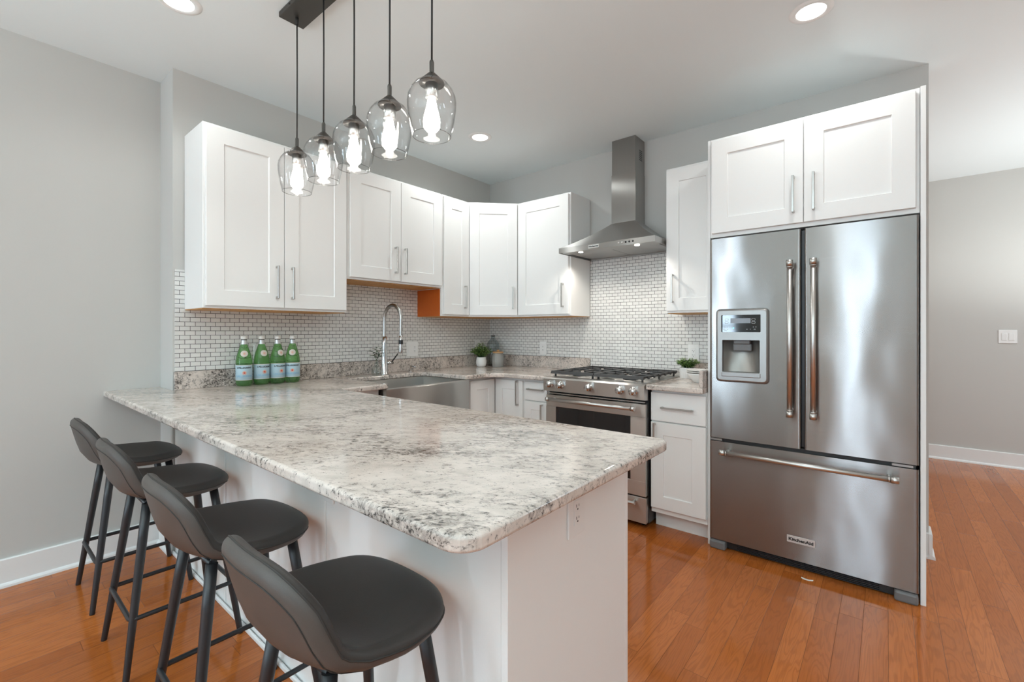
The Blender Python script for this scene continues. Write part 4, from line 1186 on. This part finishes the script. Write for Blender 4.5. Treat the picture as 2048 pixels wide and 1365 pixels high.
def bush(b, stems, c, rad, h, nstem, nleaf, ln, wd, rng, flat=1.0):
    for i in range(nstem):
        a = rng.uniform(0, 2 * PI); e = math.sqrt(rng.random())
        tip = Vector((c[0] + math.cos(a) * rad * e, c[1] + math.sin(a) * rad * e, c[2] + h * (1 - 0.55 * e * e * flat) * rng.uniform(0.75, 1.05)))
        base = Vector((c[0] + math.cos(a) * 0.012, c[1] + math.sin(a) * 0.012, c[2]))
        mid = base.lerp(tip, 0.5) + Vector((0, 0, h * 0.12))
        stems.tube([base, mid, tip], 0.0012, 5)
        for k in range(nleaf):
            f = 0.15 + 0.85 * (k + 1) / nleaf
            p = base.lerp(mid, f * 2) if f < 0.5 else mid.lerp(tip, f * 2 - 1)
            aa = rng.uniform(0, 2 * PI)
            leaf(b, p, (math.cos(aa), math.sin(aa), rng.uniform(-0.1, 0.9)), ln * rng.uniform(0.7, 1.2), wd * rng.uniform(0.8, 1.2))

rng = random.Random(5)
px_, py_ = 0.165, -0.300
r = thing('potted_plant', 'leafy green plant in a smooth white round pot in the corner', 'potted plant', (px_, py_, ZT), 'small potted plants')
MB().lathe([(0, 0.0), (0.034, 0.0), (0.044, 0.012), (0.0485, 0.034), (0.0475, 0.060), (0.043, 0.084), (0.0425, 0.088), (0.039, 0.088), (0.040, 0.078), (0, 0.074)], (px_, py_, ZT), 36).build('pot', 'ceramic', r)
b, s = MB(), MB()
bush(b, s, (px_, py_, ZT + 0.076), 0.098, 0.140, 70, 10, 0.026, 0.018, rng)
b.build('foliage', 'leaf', r, recalc=False); s.build('stems', 'leafdark', r)
px2, py2 = 1.998, -0.150
r = thing('potted_plant', 'low green plant in a white grooved pot beside the bowls', 'potted plant', (px2, py2, ZT), 'small potted plants')
def groove(a, h): return 1.0 + 0.022 * math.sin(26 * a) if h < 0.072 else 1.0
MB().lathe([(0, 0.0), (0.050, 0.0), (0.0525, 0.004), (0.0535, 0.070), (0.0530, 0.075), (0.048, 0.075), (0.047, 0.066), (0, 0.064)], (px2, py2, ZT), 104, rib=groove).build('pot', 'ceramic', r)
b, s = MB(), MB()
bush(b, s, (px2, py2, ZT + 0.066), 0.080, 0.078, 95, 8, 0.017, 0.015, rng, 0.8)
b.build('foliage', 'leaf', r, recalc=False); s.build('stems', 'leafdark', r)
# canister
cx, cy = 0.300, -0.218
r = thing('canister', 'grey ribbed ceramic canister with a light wooden lid', 'canister', (cx, cy, ZT))
def ribs(a, h): return 1.0 + (0.016 * math.cos(36 * a) if h < 0.105 else 0.0)
MB().lathe([(0, 0), (0.047, 0), (0.0515, 0.004), (0.0535, 0.050), (0.0525, 0.098), (0.049, 0.110), (0.0455, 0.114), (0.0455, 0.126), (0, 0.126)], (cx, cy, ZT), 144, rib=ribs).build('jar', 'greyceramic', r)
ld = MB().lathe([(0, 0.1262), (0.049, 0.1262), (0.050, 0.130), (0.0495, 0.137), (0.046, 0.140), (0, 0.140)], (cx, cy, ZT), 40).build('lid', 'lidwood', r)
MB().lathe([(0, 0.1402), (0.010, 0.1402), (0.014, 0.146), (0.014, 0.152), (0.009, 0.157), (0, 0.158)], (cx, cy, ZT), 24).build('knob', 'lidwood', ld)
# glass jug in the corner
jx, jy = 0.150, -0.120
r = thing('glass_bottle', 'tall clear glass bottle in the corner behind the canister', 'glass bottle', (jx, jy, ZT))
MB().lathe([(0, 0.003), (0.046, 0.001), (0.054, 0.010), (0.056, 0.080), (0.060, 0.150), (0.062, 0.185), (0.055, 0.215), (0.034, 0.242), (0.020, 0.256), (0.017, 0.272), (0.022, 0.279), (0.022, 0.283), (0.014, 0.284)], (jx, jy, ZT), 36).build('body', 'jugglass', r)
MB().lathe([(0.0135, 0.274), (0.0165, 0.2845), (0.021, 0.2848), (0.021, 0.290), (0, 0.290)], (jx, jy, ZT), 20).build('stopper', 'greyplastic', r)
# vase by the faucet
vx, vy = 0.155, -1.415
r = thing('bud_vase', 'small clear glass vase with leafy sprigs left of the faucet', 'vase', (vx, vy, ZT))
MB().lathe([(0, 0.002), (0.032, 0.001), (0.036, 0.006), (0.036, 0.030), (0.028, 0.060), (0.014, 0.082), (0.012, 0.108), (0.015, 0.114)], (vx, vy, ZT), 28).build('body', 'vaseglass', r)
b, s = MB(), MB()
rng = random.Random(11)
for a, h, ox, oy in ((0.4, 0.195, 0.014, 0.024), (2.2, 0.175, 0.004, -0.030), (3.9, 0.205, 0.010, -0.006), (5.1, 0.160, 0.022, 0.016)):
    base = Vector((vx, vy, ZT + 0.012)); tip = Vector((vx + ox, vy + oy, ZT + h)); mid = Vector((vx, vy, ZT + 0.11))
    s.tube([base, mid, tip], 0.0013, 6)
    for k in range(5):
        p = mid.lerp(tip, 0.35 + 0.65 * k / 4); aa = a + k * 2.1
        leaf(b, p, (math.cos(aa), math.sin(aa), 0.35), 0.042, 0.030, 0.2)
b.build('leaves', 'leafgrey', r, recalc=False); s.build('stems', 'leafdark', r)
# bowls
bx, by = 2.147, -0.360
BW = ['lowest white tapered bowl, holding the stacked plates by refrigerator', 'white shallow plate in the middle of the stacked dishes', 'white shallow plate on top of the stacked dishes']
o = MB().lathe([(0, 0.0), (0.040, 0.0), (0.043, 0.003), (0.080, 0.050), (0.084, 0.058), (0.082, 0.060), (0.078, 0.055), (0.040, 0.009), (0, 0.008)], (bx, by, ZT), 48).build('serving_bowl', 'ceramic', org=(bx, by, ZT))
tag(o, BW[0], 'bowl', 'stacked white dishes')
for k in range(2):
    z = 0.0605 + k * 0.0115
    o = MB().lathe([(0, 0.0), (0.058, 0.0), (0.080, 0.005), (0.0865, 0.0098), (0.0855, 0.0108), (0.076, 0.0072), (0.055, 0.003), (0, 0.003)], (bx, by, ZT + z), 48).build('plate', 'ceramic', org=(bx, by, ZT + z))
    tag(o, BW[k + 1], 'plate', 'stacked white dishes')
# scrap on the floor by the refrigerator
b = MB()
pts = [(2.735, -0.690), (2.750, -0.698), (2.768, -0.698), (2.785, -0.688)]
for (xa, ya), (xb, yb) in zip(pts, pts[1:]):
    b.quad((xa, ya, 0.0005), (xb, yb, 0.0005), (xb + 0.001, yb + 0.007, 0.004), (xa + 0.001, ya + 0.007, 0.004))
tag(b.build('paper_scrap', 'paper', org=(2.76, -0.69, 0)), 'tiny pale scrap on the floor in front of the refrigerator', 'litter')
